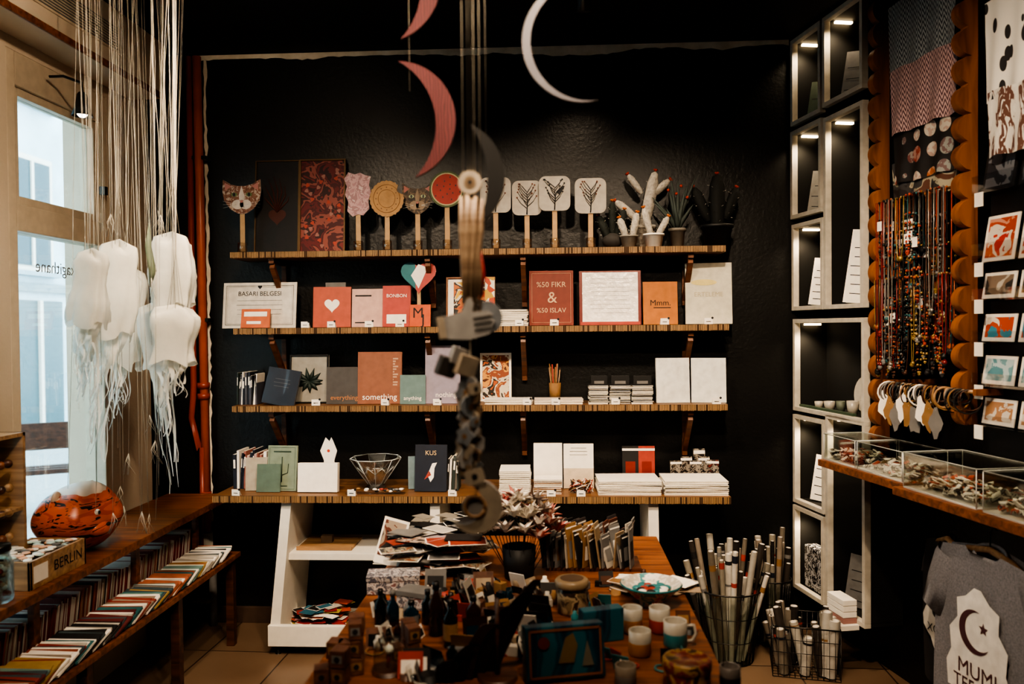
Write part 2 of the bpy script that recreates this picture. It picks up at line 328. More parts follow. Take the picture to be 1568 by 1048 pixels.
# ------------------------------------------------------------ upright things
def stand(name,u0,u1,vt,zb,y,th,cover,lean=6,yaw=0,decor=None,pages=True,roll=0):
    xa=Wy(u0,vt+20,y).x; xb=Wy(u1,vt+20,y).x; w=(xb-xa); h=Wy((u0+u1)/2,vt,y+.01).z-zb
    h/=math.cos(rad(lean))
    mb=MB(name,T((xa+xb)/2,y,zb+th*math.sin(rad(abs(lean)))+.0005)@RZ(yaw)@RX(-lean)@RY(roll))
    if pages and th>.008:
        mb.box(-w/2,w/2,0,.0025,0,h,cover,.0008); mb.box(-w/2,w/2,th-.0025,th,0,h,cover,.0008); mb.box(-w/2,-w/2+.003,.0025,th-.0025,0,h,cover)
        mb.box(-w/2+.003,w/2-.003,.0025,th-.0025,.003,h-.003,PAGE)
    else: mb.box(-w/2,w/2,0,th,0,h,cover,min(.001,th/4))
    if decor: decor(mb,w,h)
    return mb.done()
def frame_dec(fc,art,fw=.012,extra=None):
    def d(mb,w,h):
        for q in ((-w/2,w/2,0,fw),(-w/2,w/2,h-fw,h),(-w/2,-w/2+fw,fw,h-fw),(w/2-fw,w/2,fw,h-fw)): mb.box(q[0],q[1],-.012,.001,q[2],q[3],fc,.001)
        mb.rect(-w/2+fw,w/2-fw,fw,h-fw,art,-.002)
        if extra: extra(mb,w,h)
    return d
def lines(n,x0,x1,z0,z1,mat,th=.0025):
    def d(mb,w,h):
        for i in range(n):
            z=h*(z0+(z1-z0)*i/max(1,n-1)); l=R.uniform(.75,1)
            mb.rect(w*x0*l,w*x1*l,z,z+th,mat)
    return d
def combo(*fs):
    def d(mb,w,h):
        for f in fs: f(mb,w,h)
    return d
def txt(t,xf,zf,sf,mat): return lambda mb,w,h: mb.text(t,w*xf,h*zf,w*sf,mat)
def rc(x0,x1,z0,z1,mat,y=-.001): return lambda mb,w,h: mb.rect(w*x0,w*x1,h*z0,h*z1,mat,y)
def border(mat,k=.06,th=.003):
    def d(mb,w,h):
        e=w*k
        for q in ((-w/2+e,w/2-e,e,e+th),(-w/2+e,w/2-e,h-e-th,h-e),(-w/2+e,-w/2+e+th,e,h-e),(w/2-e-th,w/2-e,e,h-e)): mb.rect(*q,mat)
    return d
def heart(cx,cz,s): return [(cx+s*.0625*16*math.sin(t)**3,cz+s*.0625*(13*math.cos(t)-5*math.cos(2*t)-2*math.cos(3*t)-math.cos(4*t))) for t in [6.28318*i/32 for i in range(32)]]
def heartd(mat,zf=.5,sf=.2): return lambda mb,w,h: mb.flat(heart(0,h*zf,w*sf),mat)
Z1,Z2,Z3=zs
GOLD=pm('#5e4526',.45,.3,name='gold_frame')
# ---- shelf 1: pictures
def octo(mb,w,h):
    c=pm('#4a2218',.7,name='dark_red_print')
    for k in range(7):
        a=rad(20+k*23); mb.tube([(0,-.004,h*.45),(w*.25*math.cos(a),-.004,h*(.5+.18*math.sin(a))),(w*.33*math.cos(a+.3),-.004,h*(.5+.33*math.sin(a)))],[.005,.004,.001],c,5)
    mb.flat(heart(0,h*.4,w*.2),c,-.003)
stand('framed_print',388,456,245,Z1,4.3,.012,BLACK,5,0,frame_dec(GOLD,pat('noise',['#0b0b0c','#120e10','#171110'],9),.006,octo),False)
stand('framed_print',456,527,243,Z1,4.3,.012,BLACK,5,0,frame_dec(GOLD,pat('noise',['#2e0c10','#641c1e','#4a1215','#8a4a40','#34100f','#702422'],11,sc=(1,1,1)),.008,lambda mb,w,h:[mb.flat([(w*.36*math.sin(k*1.7)+a*.011,h*(.08+.84*((k*.37)%1))+b*.011) for a,b in blob(1,9,.25,3,k)],pm(('#96685f','#a8483a')[k%2],.7),-.003) for k in range(26)]),False)
# ---- shelf 1: paddle fans
FST=pm('#a88862',.6,name='stick')
def fan(name,u0,u1,v0,v1,shape,y=4.21,tilt=0):
    xa=Wy(u0,v0,y).x; xb=Wy(u1,v0,y).x; w=xb-xa; zt=Wy((u0+u1)/2,v0,y).z; zb_=Wy((u0+u1)/2,v1,y).z; h=zt-zb_
    mb=MB(name,T((xa+xb)/2,y,Z1))
    mb.box(-.03,.03,-.02,.022,.0005,.004,clear(),.001); mb.lathe([(.0001,.004),(.026,.004),(.026,.055),(.0235,.055),(.0235,.008),(.0001,.008)],clear('#ffffff',.2),16)
    mb.box(-.013,.013,.002,.006,.008,zb_-Z1+h*.15,FST,.001)
    mb.push(T(0,0,(zt+zb_)/2-Z1)@RY(tilt)); shape(mb,w/2,h/2); mb.pop(); return mb.done()
def cat(c1,c2,dark):
    fur=pat('noise',c1,60,name='cat_fur')
    def s(mb,a,b):
        pl=[(a*x,b*z) for x,z in [(-.95,1),(-.55,.72),(-.2,.62),(.2,.62),(.55,.72),(.95,1),(.98,.3),(.9,-.2),(.6,-.7),(.25,-.95),(0,-1),(-.25,-.95),(-.6,-.7),(-.9,-.2),(-.98,.3)]]
        mb.prism(pl,-.003,.003,fur,PAPER)
        pk=pm('#a87068',.7,name='pink')
        for k in (-1,1):
            mb.flat([(k*a*.85,b*.82),(k*a*.5,b*.6),(k*a*.85,b*.35)],pk,-.0045)
            mb.disc(k*a*.38,b*.12,a*.16,pm(dark,.3),-.005,b*.12); mb.disc(k*a*.38,b*.12,a*.07,BLACK,-.006,b*.11)
            mb.disc(k*a*.2,-b*.45,a*.3,pm(c2,.8),-.0045,b*.28)
            for j in range(3): mb.tube([(k*a*.25,-.006,-b*.45),(k*a*.95,-.006,-b*(.25+.2*j))],.0006,PAPER,4)
        mb.flat([(0,b*.62),(a*.14,b*.1),(a*.12,-b*.2),(-a*.12,-b*.2),(-a*.14,b*.1)],pm(c2,.8),-.0045)
        mb.flat([(-a*.12,-b*.22),(a*.12,-b*.22),(0,-b*.38)],pk,-.0065); mb.tube([(0,-.006,-b*.38),(0,-.006,-b*.55),(a*.15,-.006,-b*.62)],.001,BLACK,4)
    return s
fan('cat_face_fan',340,400,275,328,cat(['#5f3a28','#7d5440','#a79788'],'#c0b6ac','#5c6a3a'))
fan('cat_face_fan',615,663,280,328,cat(['#2a231f','#4b3c30','#6d5b47'],'#8a7866','#6a7a40'),4.23)
def cotton(mb,a,b): 
    pl=[(x*a*.95,z*b) for x,z in [(-.7,1),(-.2,.9),(.2,.97),(.6,.85),(1,.8),(.85,.4),(1,.1),(.8,-.3),(.85,-.65),(.4,-.95),(0,-.9),(-.4,-1),(-.8,-.75),(-.7,-.35),(-.95,0),(-.8,.35),(-1,.7)]]
    mb.prism(pl,-.004,.004,pat('noise',['#a37c80','#b39090','#957276','#baa2a0'],26),PAPER)
fan('cotton_candy_fan',526,569,264,332,cotton)
def biscuit(mb,a,b):
    tan=pm('#a07c54',.7,bump=.3,name='biscuit'); pl=[]
    for i in range(60):
        t=6.28318*i/60; q=1+.03*math.cos(24*t)
        if abs(t-.55)<.28: q=.8-.08*math.cos((t-.55)*11)
        pl.append((a*q*math.cos(t),b*q*math.sin(t)))
    mb.prism(pl,-.004,.004,tan,PAPER)
    for q,w in ((.78,.0016),(.5,.0012)): mb.tube([(a*q*math.cos(t),-.0045,b*q*math.sin(t)) for t in [6.2832*i/30 for i in range(31)]],w,pm('#7c5838',.7),4)
    for i in range(12): mb.disc(a*.63*math.cos(i*.5236),b*.63*math.sin(i*.5236),.003,pm('#6a4830',.7),-.0045)
fan('biscuit_fan',566,618,277,332,biscuit,4.2)
def melon(mb,a,b):
    for q,c,y in ((1,'#3f4f2b',-.003),(.9,'#a8a07c',-.0042),(.83,'#963028',-.0054)):
        if q==1: mb.prism([(a*math.cos(i*.21),b*math.sin(i*.21)) for i in range(30)],-.003,.003,pm(c,.6),PAPER)
        else: mb.disc(0,0,a*q,pm(c,.6),y,b*q,30)
    for i in range(14):
        t=i*2.4; q=.18+.045*i; mb.disc(a*q*math.cos(t),b*q*math.sin(t),.0035,BLACK,-.0066,.005,8)
fan('watermelon_fan',657,711,262,318,melon)
def tree(seed,bird=False):
    def s(mb,a,b):
        rr=random.Random(seed); mb.prism(rrect(-a,a,-b,b,a*.42),-.003,.003,pm('#a39d94',.7,name='fan_paper'),PAPER)
        mb.tube([(0,-.004,-b*.95),(a*.05,-.004,-b*.2),(0,-.004,b*.3)],[.003,.0026,.0012],INK,5)
        for i in range(13):
            z=-b*.6+b*.08*i; k=1 if i%2 else -1; L=a*rr.uniform(.4,.85)
            mb.tube([(0,-.004,z),(k*L*.5,-.004,z+b*.3),(k*L*.8,-.004,min(b*.8,z+b*.62))],[.0022,.0018,.001],INK,4)
            mb.disc(k*L*.8,min(b*.8,z+b*.62),.005,INK if bird else pm('#6a4030',.7),-.0045,None,6)
        if bird: mb.flat([(a*.1,b*.1),(a*.5,b*.45),(a*.65,b*.4),(a*.45,b*.1),(a*.3,-b*.1)],INK,-.0048)
    return s
fan('tree_print_fan',735,782,272,326,tree(1)); fan('tree_print_fan',784,829,277,330,tree(2),4.225); fan('tree_print_fan',825,873,270,323,tree(3,True)); fan('tree_print_fan',880,928,273,327,tree(4))
# ---- cacti
def cact(name,u,y,vt,body,pot,wpx,arms,fl,potc=True):
    x=Wy(u,350,y).x; H=Wy(u,vt,y).z-Z1; s=H
    mb=MB(name,T(x,y,Z1+.0005)); r=wpx*.0035/2
    if potc: mb.lathe([(.0001,0),(r*.62,0),(r*.8,s*.26),(r*.88,s*.26),(r*.88,s*.3),(r*.75,s*.3),(r*.7,s*.27),(.0001,s*.27)],pot,20); z0=s*.26
    else: mb.ball(0,0,s*.16,s*.18,pot,(1.2,1,.88),12); z0=s*.2
    for (dx,dz,w,l,an) in arms:
        mb.push(T(dx*r,0,z0+dz*s)@RY(an)); L=l*s; q=w*r
        mb.lathe([(q*.5,0),(q*.9,L*.15),(q,L*.5),(q*.92,L*.8),(q*.55,L*.96),(.0001,L)],body,14,wob=.1)
        for i in range(26):
            a=i*2.4; zz=L*(.1+.85*(i/26)); mb.tube([(q*.9*math.cos(a),q*.9*math.sin(a),zz),(q*1.35*math.cos(a),q*1.35*math.sin(a),zz+.004)],.0007,INK if i%2 else PAPER,3)
        if fl:
            for i in range(6):
                a=i*1.047; mb.tube([(0,0,L-.003),(.010*math.cos(a),.010*math.sin(a),L+.010)],[.002,.004],fl,5)
        mb.pop()
    mb.done()
WC=pm('#aaa59c',.9,bump=.5,var=.25,scale=60,name='white_felt'); DG=pm('#1b211d',.8,bump=.4,name='dark_green_felt'); FL=pm('#a83a26',.7,name='red_flower'); OFL=pm('#b8662e',.7,name='orange_flower'); STONE=pm('#33312f',.8,name='dark_stone')
cact('stuffed_cactus',938,4.25,305,DG,STONE,46,[(-.3,0,.3,.5,-22),(.3,0,.3,.6,14),(0,.05,.26,.7,0)],OFL,False)
cact('stuffed_cactus',963,4.2,318,WC,pm('#8c877e',.7),32,[(-.3,0,.36,.5,-18),(.3,0,.36,.62,12)],OFL)
cact('stuffed_cactus',984,4.3,262,WC,WC,46,[(0,-.05,.40,.8,12),(-.4,.12,.28,.36,-48),(.45,.40,.26,.34,50),(-.05,.45,.22,.3,-35)],FL)
cact('stuffed_cactus',1001,4.19,312,WC,PAPER,36,[(-.25,0,.3,.66,-14),(.3,.0,.28,.5,30)],OFL)
cact('stuffed_cactus',1098,4.26,266,pm('#0b0e0d',.8,bump=.4),BLACK,56,[(0,-.05,.42,.78,0),(-.45,.1,.3,.5,-24),(.42,.12,.28,.45,20)],FL)
x=Wy(1037,350,4.24).x; mb=MB('potted_agave',T(x,4.24,Z1+.0005)); AG=pm('#3c4541',.7,name='agave_leaf')
mb.lathe([(.0001,0),(.03,0),(.042,.085),(.047,.085),(.047,.1),(.04,.1),(.038,.085),(.0001,.085)],pm('#6f6a62',.7),20)
for i in range(18):
    a=i*2.4; o=.015+.03*(i/18)+(.03 if i%3==0 else 0); H=.3-.012*i
    mb.tube([(0,0,.08),(o*.6*math.cos(a),o*.6*math.sin(a),.08+H*.4),(o*1.6*math.cos(a),o*.9*math.sin(a),.08+H*.75),(o*2.3*math.cos(a),o*1.1*math.sin(a),.08+H)],[.009,.012,.007,.0008],AG,6)
for i in range(4): mb.ball(.05*math.cos(i*1.7),-.02,.26+.02*i,.008,FL,n=6)
mb.done()
# ---- shelf 2
NAVY=pm('#1c2230',.6,name='navy'); CORAL=pm('#9c3c30',.6,name='coral'); TAN=pm('#85543f',.65,name='tan_cover')
stand('certificate_print',338,453,433,Z2,4.26,.006,pm('#c9c3b9',.7),7,-3,combo(border(INK,.04,.002),border(GREY,.06,.001),txt('BASARI BELGESI',0,.75,.085,INK),lines(4,-.32,.32,.3,.6,GREY,.0018),lambda mb,w,h:mb.flat(heart(0,h*.9,.012),INK)),False)
stand('orange_booklet',368,412,474,Z2,4.19,.01,pm('#b8603c',.6),12,0,combo(rc(-.4,.4,.6,.85,PAPER),rc(-.3,.2,.2,.35,PAPER)))
stand('heart_notebook',479,536,440,Z2,4.24,.014,pm('#a84e3a',.6),7,4,combo(heartd(PAPER,.55,.2)))
stand('grey_notebook',497,528,433,Z2,4.31,.012,GREY,5)
stand('pink_notebook',538,588,443,Z2,4.25,.012,pm('#c09c90',.6),6,0,combo(rc(-.4,.1,.8,.84,INK),rc(-.4,-.1,.1,.13,INK)))
stand('coral_notebook',585,628,438,Z2,4.23,.012,pm('#a8443c',.6),6,0,combo(txt('BONBON',0,.75,.17,PAPER),rc(-.35,.35,.08,.3,PAPER)))
stand('orange_card',627,659,467,Z2,4.19,.008,pm('#b8502a',.6),8,0,combo(txt('M',-.1,.6,.7,INK),txt('J',.15,.3,.7,INK)))
y=4.22; x=Wy(641,420,y).x; z=Wy(641,422,y).z
mb=MB('heart_fan',T(x,y,Z2)); q=heart(0,z-Z2,.095)
mb.prism(q,-.003,.003,pm('#2f6a70',.6,name='teal'),PAPER)
mb.flat([p_ for p_ in q if p_[0]>=-.02 ],pm('#a84c48',.6),-.0045); mb.flat([(0,z-Z2+.06),(.05,z-Z2+.04),(0,z-Z2-.07),(-.04,z-Z2+.0)],PAPER,-.006)
mb.box(-.01,.01,.001,.005,.006,z-Z2-.05,FST); mb.box(-.03,.03,-.02,.02,.0005,.006,DKW,.001); mb.done()
stand('framed_print',683,758,425,Z2,4.29,.012,PAPER,5,0,frame_dec(pm('#7a4c2e',.5),PAPER,.008,lambda mb,w,h: mb.rect(-w*.35,w*.35,h*.1,h*.9,pat('noise',['#a8442c','#c9a23c','#c9c2b4','#2a2a2c','#b0683a','#a8442c'],16),-.003)),False)
stand('print_card',742,757,425,Z2,4.24,.005,pat('vor',['#b08c30','#a8442c','#d3ccbc'],30),5)
def stack(name,u0,u1,vt,zb,y,dep,mats,yaw=0,jit=.004):
    xa=Wy(u0,vt+10,y).x; xb=Wy(u1,vt+10,y).x; w=xb-xa; h=max(.008,Wy((u0+u1)/2,vt,y).z-zb)
    n=max(1,int(h/.009)); mb=MB(name,T((xa+xb)/2,y+dep/2,zb+.0005)@RZ(yaw))
    for i in range(n):
        mb.push(T(R.uniform(-jit,jit),R.uniform(-jit,jit),h*i/n)@RZ(R.uniform(-2,2))); t=h/n-.001
        mb.box(-w/2,w/2,-dep/2,dep/2,0,.0012,mats[i%len(mats)]); mb.box(-w/2+.002,w/2-.002,-dep/2+.002,dep/2-.002,.0012,t-.0012,PAGE); mb.box(-w/2,w/2,-dep/2,dep/2,t-.0012,t,mats[i%len(mats)]); mb.pop()
    return mb.done()
stack('white_notebook_stack',759,808,474,Z2,4.18,.1,[PAPER])
stand('calendar_book',810,878,415,Z2,4.24,.018,pm('#743226',.6,name='brick_red'),5,0,combo(border(pm('#b08a6a',.6),.06,.0015),txt('%50 FIKR',0,.74,.17,pm('#c0a080',.6)),txt('&',.02,.5,.36,pm('#c0a080',.6)),txt('%50 ISLAV',0,.27,.15,pm('#c0a080',.6))))
stand('wrapped_poster_book',887,982,415,Z2,4.25,.012,pm('#6a241e',.4),5,0,combo(lambda mb,w,h:mb.rect(-w*.45,w*.45,h*.05,h*.97,pm('#e6e2dc',.22,coat=.8,bump=.7,scale=26),-.001),lines(9,-.33,.33,.22,.85,GREY,.0014),rc(-.48,.48,.0,.06,CORAL,-.002)))
stand('orange_notebook',985,1038,432,Z2,4.24,.014,pm('#a8662a',.6,name='ochre'),5,0,combo(txt('Mmm.',0,.5,.24,INK),rc(-.2,.3,.38,.4,INK)))
stand('cream_agenda_book',1050,1121,403,Z2,4.25,.02,pm('#bdb8a8',.6),5,-4,combo(txt('ERTELEME',0,.48,.14,pm('#a39a80',.6)),lambda mb,w,h:mb.disc(-w*.1,h*.68,w*.28,pm('#c8b97a',.6),-.0015,h*.05)))
# ---- shelf 3
def bookrow(name,u0,u1,vt,zb,y,dep,cols,step=.012):
    xa=Wy(u0,vt+20,y).x; xb=Wy(u1,vt+20,y).x; H=Wy(u0,vt,y).z-zb; mb=MB(name,T(0,y,zb+.001)); x=xa
    while x<xb:
        t=R.uniform(.5,1.3)*step; h=H*R.uniform(.82,1); c=R.choice(cols); mb.push(T(x,0,0)@RY(R.uniform(-1,5)))
        mb.box(0,t,0,dep,0.0003,h,c,.0008); mb.box(.001,t-.001,.002,dep-.001,.001,h+.0008,PAGE); mb.rect(t*.2,t*.8,h*.6,h*.85,PAPER,-.0006); mb.pop(); x+=t+.002
    return mb.done()
DKS=[CHAR,NAVY,pm('#2f3b38',.6),pm('#5c5a56',.6),PAPER,pm('#4a4b55',.6)]
bookrow('small_book_row',362,392,570,Z3,4.21,.12,DKS+[PAPER],.009)
stand('navy_wrapped_book',398,450,566,Z3,4.17,.014,pm('#232733',.35,coat=.4),12,-4,combo(lines(3,-.3,.3,.5,.7,GREY,.002)),roll=9)
stand('framed_plant_print',443,502,544,Z3,4.28,.012,PAPER,5,0,frame_dec(BLACK,pm('#8f8c84',.6),.008,lambda mb,w,h:[mb.tube([(0,-.004,h*.45),(w*.2*math.cos(k*.6),-.004,h*(.45+.12*math.sin(k*.6))),(w*.36*math.cos(k*.6),-.004,h*(.47+.27*math.sin(k*.6)))],[.004,.014,.001],pm('#1f2d2a',.6),6) for k in range(11)]),False)
stand('everything_notebook',499,549,563,Z3,4.22,.012,pm('#4a4644',.6),6,0,combo(txt('everything',.05,.17,.2,pm('#b4784a',.6))))
stand('something_notebook',547,614,540,Z3,4.21,.02,TAN,6,2,combo(txt('something',.0,.13,.19,PAPER),lambda mb,w,h:[mb.rect(w*.3,w*.3+w*.12*abs(math.sin(k)),h*(.3+k*.05),h*(.33+k*.05),pm('#b0907a',.6)) for k in range(12)]))
stand('anything_notebook',612,651,575,Z3,4.2,.012,pm('#5f7675',.6),6,0,combo(txt('anything',.0,.2,.21,PAPER)))
stand('nothing_notebook',650,704,530,Z3,4.22,.014,pm('#8b8290',.6),6,0,combo(txt('nothing',.1,.15,.2,PAPER)))
stand('framed_print',735,783,541,Z3,4.35,.012,PAPER,3,0,frame_dec(PAPER,pat('noise',['#b0582a','#2a2420','#c9bda9','#8a4a30','#c8904a','#5a3020'],14),.013),False)
stack('white_notebook_stack',742,815,612,Z3,4.18,.14,[PAPER]); stack('white_notebook_stack',817,892,612,Z3,4.18,.14,[PAPER,pm('#d8c9b8',.6)])
x=Wy(850,600,4.27).x; mb=MB('pencil_cup',T(x,4.22+.145,Z3+.0005))
mb.lathe([(.0001,0),(.03,0),(.033,.1),(.03,.1),(.027,.004),(.0001,.004)],KRAFT,18)
for i in range(12):
    a=i*2.4; mb.tube([(.012*math.cos(a),.012*math.sin(a),.006),(.032*math.cos(a),.03*math.sin(a),.17+.04*R.random())],.0035,R.choice([KRAFT,LTW,CORAL,INK]),6)
mb.done()
for (a,b_) in ((902,932),(933,966),(967,1000)):
    stack('boxed_card_stack',a,b_,590,Z3,4.175,.1,[PAPER,CHAR,INK],R.uniform(-3,3)); 
    stand('black_card_pack',a+3,b_-2,576,Z3,4.30,.02,BLACK,3,0,combo(rc(-.3,.3,.6,.8,GREY)),False)
for (a,b_,y_) in ((1005,1057,4),(1059,1112,-4)): stand('blank_white_notebook',a,b_,549,Z3,4.22,.016,pm('#d0d0ca',.5),5,y_)
# ---- counter items
def on(u,v,y): return Wy(u,v,y)
bookrow('small_book_row',357,405,688,ZT,4.12,.14,[pm('#9a6258',.6),NAVY,pm('#b09088',.6),PAPER,CHAR,pm('#7c463c',.6)],.014)
stand('children_book',376,408,702,ZT,4.07,.012,pm('#a09788',.6),8,10); stand('green_notebook',392,428,712,ZT,4.03,.012,pm('#586a5e',.6),8)
def cact_draw(mb,w,h):
    c=pm('#35463a',.6); mb.tube([(0,-.002,h*.2),(0,-.002,h*.75)],.003,c,4)
    for k in (-1,1): mb.tube([(0,-.002,h*.35),(k*w*.2,-.002,h*.4),(k*w*.22,-.002,h*.6)],.002,c,4)
    mb.rect(-w*.3,w*.3,h*.85,h*.88,c); mb.rect(-w*.2,w*.2,h*.1,h*.12,c)
stand('illustrated_book',407,453,684,ZT,4.06,.014,pm('#7a8675',.6),7,-4,combo(border(pm('#35463a',.6),.06,.0015),cact_draw))
stand('white_card_block',455,516,711,ZT,4.02,.04,PAPER,6,0,None,False)
x=on(505,700,4.15).x; mb=MB('paper_doll_card',T(x,4.13,ZT+.001)); mb.prism([(a*.05,.0+b_) for a,b_ in [(-.7,0),(.7,0),(.6,.15),(.9,.2),(.5,.25),(.3,.27),(.1,.25),(-.3,.27),(-.9,.2),(-.5,.15)]],-.002,.002,PAPER); mb.box(-.04,.04,-.01,.02,0,.003,PAPER); mb.disc(0,.2,.008,FL,-.003); mb.done()
# glass bowl: faceted
x=on(573,720,4.08).x; mb=MB('glass_bowl',T(x,4.12,ZT+.0005)); GB=clear('#f0f4f4',.35,.12)
mb.lathe([(.0001,0),(.05,0),(.055,.012),(.04,.03),(.085,.09),(.135,.165),(.128,.168),(.07,.1),(.03,.04),(.0001,.036)],GB,9,wob=.05,sm=False)
EG=pm('#d5dad9',.15,name='glass_edge')
for j in range(9):
    a=j*.698; b2=a+.35; mb.tube([(.042*math.cos(a),.042*math.sin(a),.03),(.085*math.cos(a),.085*math.sin(a),.09),(.134*math.cos(a),.134*math.sin(a),.165)],.002,EG,4)
    mb.tube([(.085*math.cos(a),.085*math.sin(a),.09),(.108*math.cos(b2),.108*math.sin(b2),.125),(.085*math.cos(a+.698),.085*math.sin(a+.698),.09)],.0015,EG,4)
    mb.tube([(.133*math.cos(a),.133*math.sin(a),.166),(.133*math.cos(a+.698),.133*math.sin(a+.698),.166)],.0025,EG,4)
for k in range(6): 
    mb.push(T(-.03+.01*k,-.02+.008*k,.05)@RY(R.uniform(-30,30))); mb.box(-.02,.02,-.003,.003,0,.05,R.choice([PAPER,KRAFT,PAPER,GREY])); mb.pop()
mb.done()
stand('navy_book',634,683,683,ZT,4.05,.02,NAVY,7,-3,combo(txt('KUS',0,.82,.2,pm('#d0b080',.6)),lambda mb,w,h:[mb.flat([(w*a,h*b_) for a,b_ in [(-.1,.35),(.05,.6),(.2,.62),(.12,.5),(.1,.3),(.0,.2)]],PAPER),mb.flat([(w*a,h*b_) for a,b_ in [(-.05,.45),(-.2,.25),(.02,.35)]],CORAL)]))
bookrow('small_book_row',684,702,698,ZT,4.08,.12,DKS,.012)
stand('dark_picture_book',625,640,700,ZT,4.12,.014,pm('#6b7f86',.6),6,10)
stack('white_notebook_stack',764,811,722,ZT,4.0,.2,[PAPER]); 
stand('white_boxed_set',817,861,681,ZT,4.14,.05,PAPER,4,0,combo(rc(-.4,.3,.2,.24,GREY),rc(-.4,.4,.1,.13,CORAL)),False)
stand('tall_white_notebook',863,909,681,ZT,4.14,.02,PAPER,5,0,combo(rc(-.5,.5,.0,.45,pm('#c4b39c',.6)),lines(3,-.3,.3,.75,.9,GREY,.002)))
stack('card_stack',817,860,735,ZT,3.99,.12,[pm('#a07868',.6),PAPER,KRAFT])
x=on(890,740,4.02).x; mb=MB('twine_bundle_basket',T(x,4.04,ZT+.001))
for k in range(80):
    a=R.uniform(0,6.28); r=R.uniform(.02,.065); mb.tube([(r*math.cos(a),r*math.sin(a)*.6,R.uniform(.003,.02)),(r*math.cos(a+.8),r*.6*math.sin(a+.8),R.uniform(.02,.07)),(r*math.cos(a+1.8),r*.6*math.sin(a+1.8),R.uniform(.003,.06))],.0025,R.choice([KRAFT,DKW,PAPER,INK,CORAL]),4)
mb.done()
stack('white_notebook_stack',916,1013,738,ZT,3.98,.23,[PAPER],1); stack('white_notebook_stack',1019,1117,738,ZT,3.98,.23,[PAPER],-1)
for k,(a,c) in enumerate(((953,CHAR),(978,CORAL))): stand('sachet_pack',a,a+25,684,ZT+.0,4.25,.012,c,4,0,combo(rc(-.3,.3,.3,.6,pm('#7a241e',.5)),rc(-.5,.5,.88,.94,PAPER)),False)
for k,(u,c,vt) in enumerate(((1036,'#5a4c3c',706),(1052,'#3c302a',700),(1066,'#8a8074',706),(1079,'#b8b8b2',700),(1092,'#6a2a26',705),(1072,'#2a2628',688))):
    stand('trinket_pack',u-9,u+9,vt,ZT,4.25+.02*(k%2),.012,pat('noise',[c,'#1f1c1b','#8a8278','#2a2422'],40,.3),5,R.uniform(-8,8),combo(rc(-.5,.5,.85,.95,PAPER)),False)
def tags(name,zb,y,us_):
    mb=MB(name)
    for u in us_:
        x=Wy(u,500,y).x; mb.push(T(x,y,zb+.001)@RZ(R.uniform(-12,12)))
        mb.box(-.022,.022,0,.001,0,.032,PAPER); mb.add([(-.022,0,.032),(.022,0,.032),(.022,.02,0),(-.022,.02,0)],[(0,1,2,3)],PAPER); mb.rect(-.012,.012,.012,.015,INK,-.001); mb.disc(.02,.032,.006,INK,-.001); mb.pop()
    mb.done()
tags('price_tags',Z2,4.152,[467,507,565,612,697,795,849,1018,1085]); tags('price_tags',Z3,4.15,[482,588,668,806,850,942,1097]); tags('price_tags',ZT,3.945,[357,535,690,842,888])
mb=MB('trinket_tray'); x=on(573,750,3.97).x; mb.M=T(x,4.005,ZT+.001); mb.box(-.15,.15,-.03,.03,0,.008,clear())
for k in range(26): mb.ball(R.uniform(-.14,.14),R.uniform(-.02,.02),.012+R.random()*.012,.009,R.choice([PAPER,GREY,CORAL,PAPER,INK,KRAFT]),(1.4,1,.7),6)
mb.done()
x=Wy(500,845,4.15).x; mb=MB('wooden_tray',T(x,4.17,.506)); mb.box(-.13,.16,-.12,.12,0,.012,LTW,.002); mb.box(-.13,.16,-.12,-.11,.012,.02,LTW); mb.box(-.03,.03,-.02,.02,.012,.05,pm('#5a4a3a',.6),.003)
mb.done()
def cards(name,M,x0,x1,y0,y1,n,sz,cols,zz=.0015,tilt=4):
    mb=MB(name,M)
    for i in range(n):
        a,b_=sz; a*=R.uniform(.8,1.15); b_*=R.uniform(.8,1.15)
        mb.push(T(R.uniform(x0,x1),R.uniform(y0,y1),.003+.0+zz*i*.5)@RZ(R.uniform(-50,50))@RX(R.uniform(-tilt,tilt)*.2+0)); c=R.choice(cols)
        mb.box(-a/2,a/2,-b_/2,b_/2,0,.0014,c if R.random()<.6 else PAPER); mb.box(-a*.46,a*.46,-b_*.46,b_*.46,.0014,.0019,c); mb.pop()
    return mb.done()
MULT=[pm('#a8482a',.6),pm('#2a5a6c',.6),pm('#a8964a',.6),pm('#8c3030',.6),PAPER,PAPER,pm('#b0a89c',.6),pm('#a87a82',.6),CHAR]
cards('sticker_pile',T(Wy(485,945,4.15).x,4.12,.09),-.10,.14,-.05,.12,60,(.08,.06),MULT,.003)
cards('sticker_pile',T(Wy(590,945,4.15).x,4.12,.09),-.08,.1,-.05,.12,30,(.08,.06),MULT,.002)
# ------------------------------------------------------------ left bench
mb=MB('window_bench'); bx=-1.79
mb.box(XL+.005,bx,1.6,4.3,.715,.75,ORW,.004)
mb.box(XL+.005,-1.665,1.6,4.12,.455,.48,ORW,.004)
for y in (1.7,2.75,3.45,4.05):
    mb.box(-1.897,-1.873,y,y+.035,.48,.715,ORW,.002); mb.box(-1.72,-1.68,y,y+.04,0,.455,DKW,.003); mb.box(XL+.01,XL+.05,y,y+.04,0,.455,DKW,.003)
mb.done()
RC=[pm('#8c3a32',.7),pm('#a9a294',.7),pm('#a9957c',.7),pm('#742e28',.7),PAPER,pm('#a4624f',.7),pm('#2c2b34',.7),pm('#c0bab0',.7)]
mb=MB('notebook_rows')
y=1.75
while y<4.02:
    t=R.uniform(.004,.009); h=R.uniform(.115,.14); c=R.choice(RC) if (y*4)%2<1.2 else R.choice([PAPER,RC[0],RC[3]])
    mb.push(T(-1.99,y,.481)@RX(R.uniform(-14,-9))); mb.box(-.09,.09,0,t,0.002,h,c); mb.pop(); y+=t+.0015
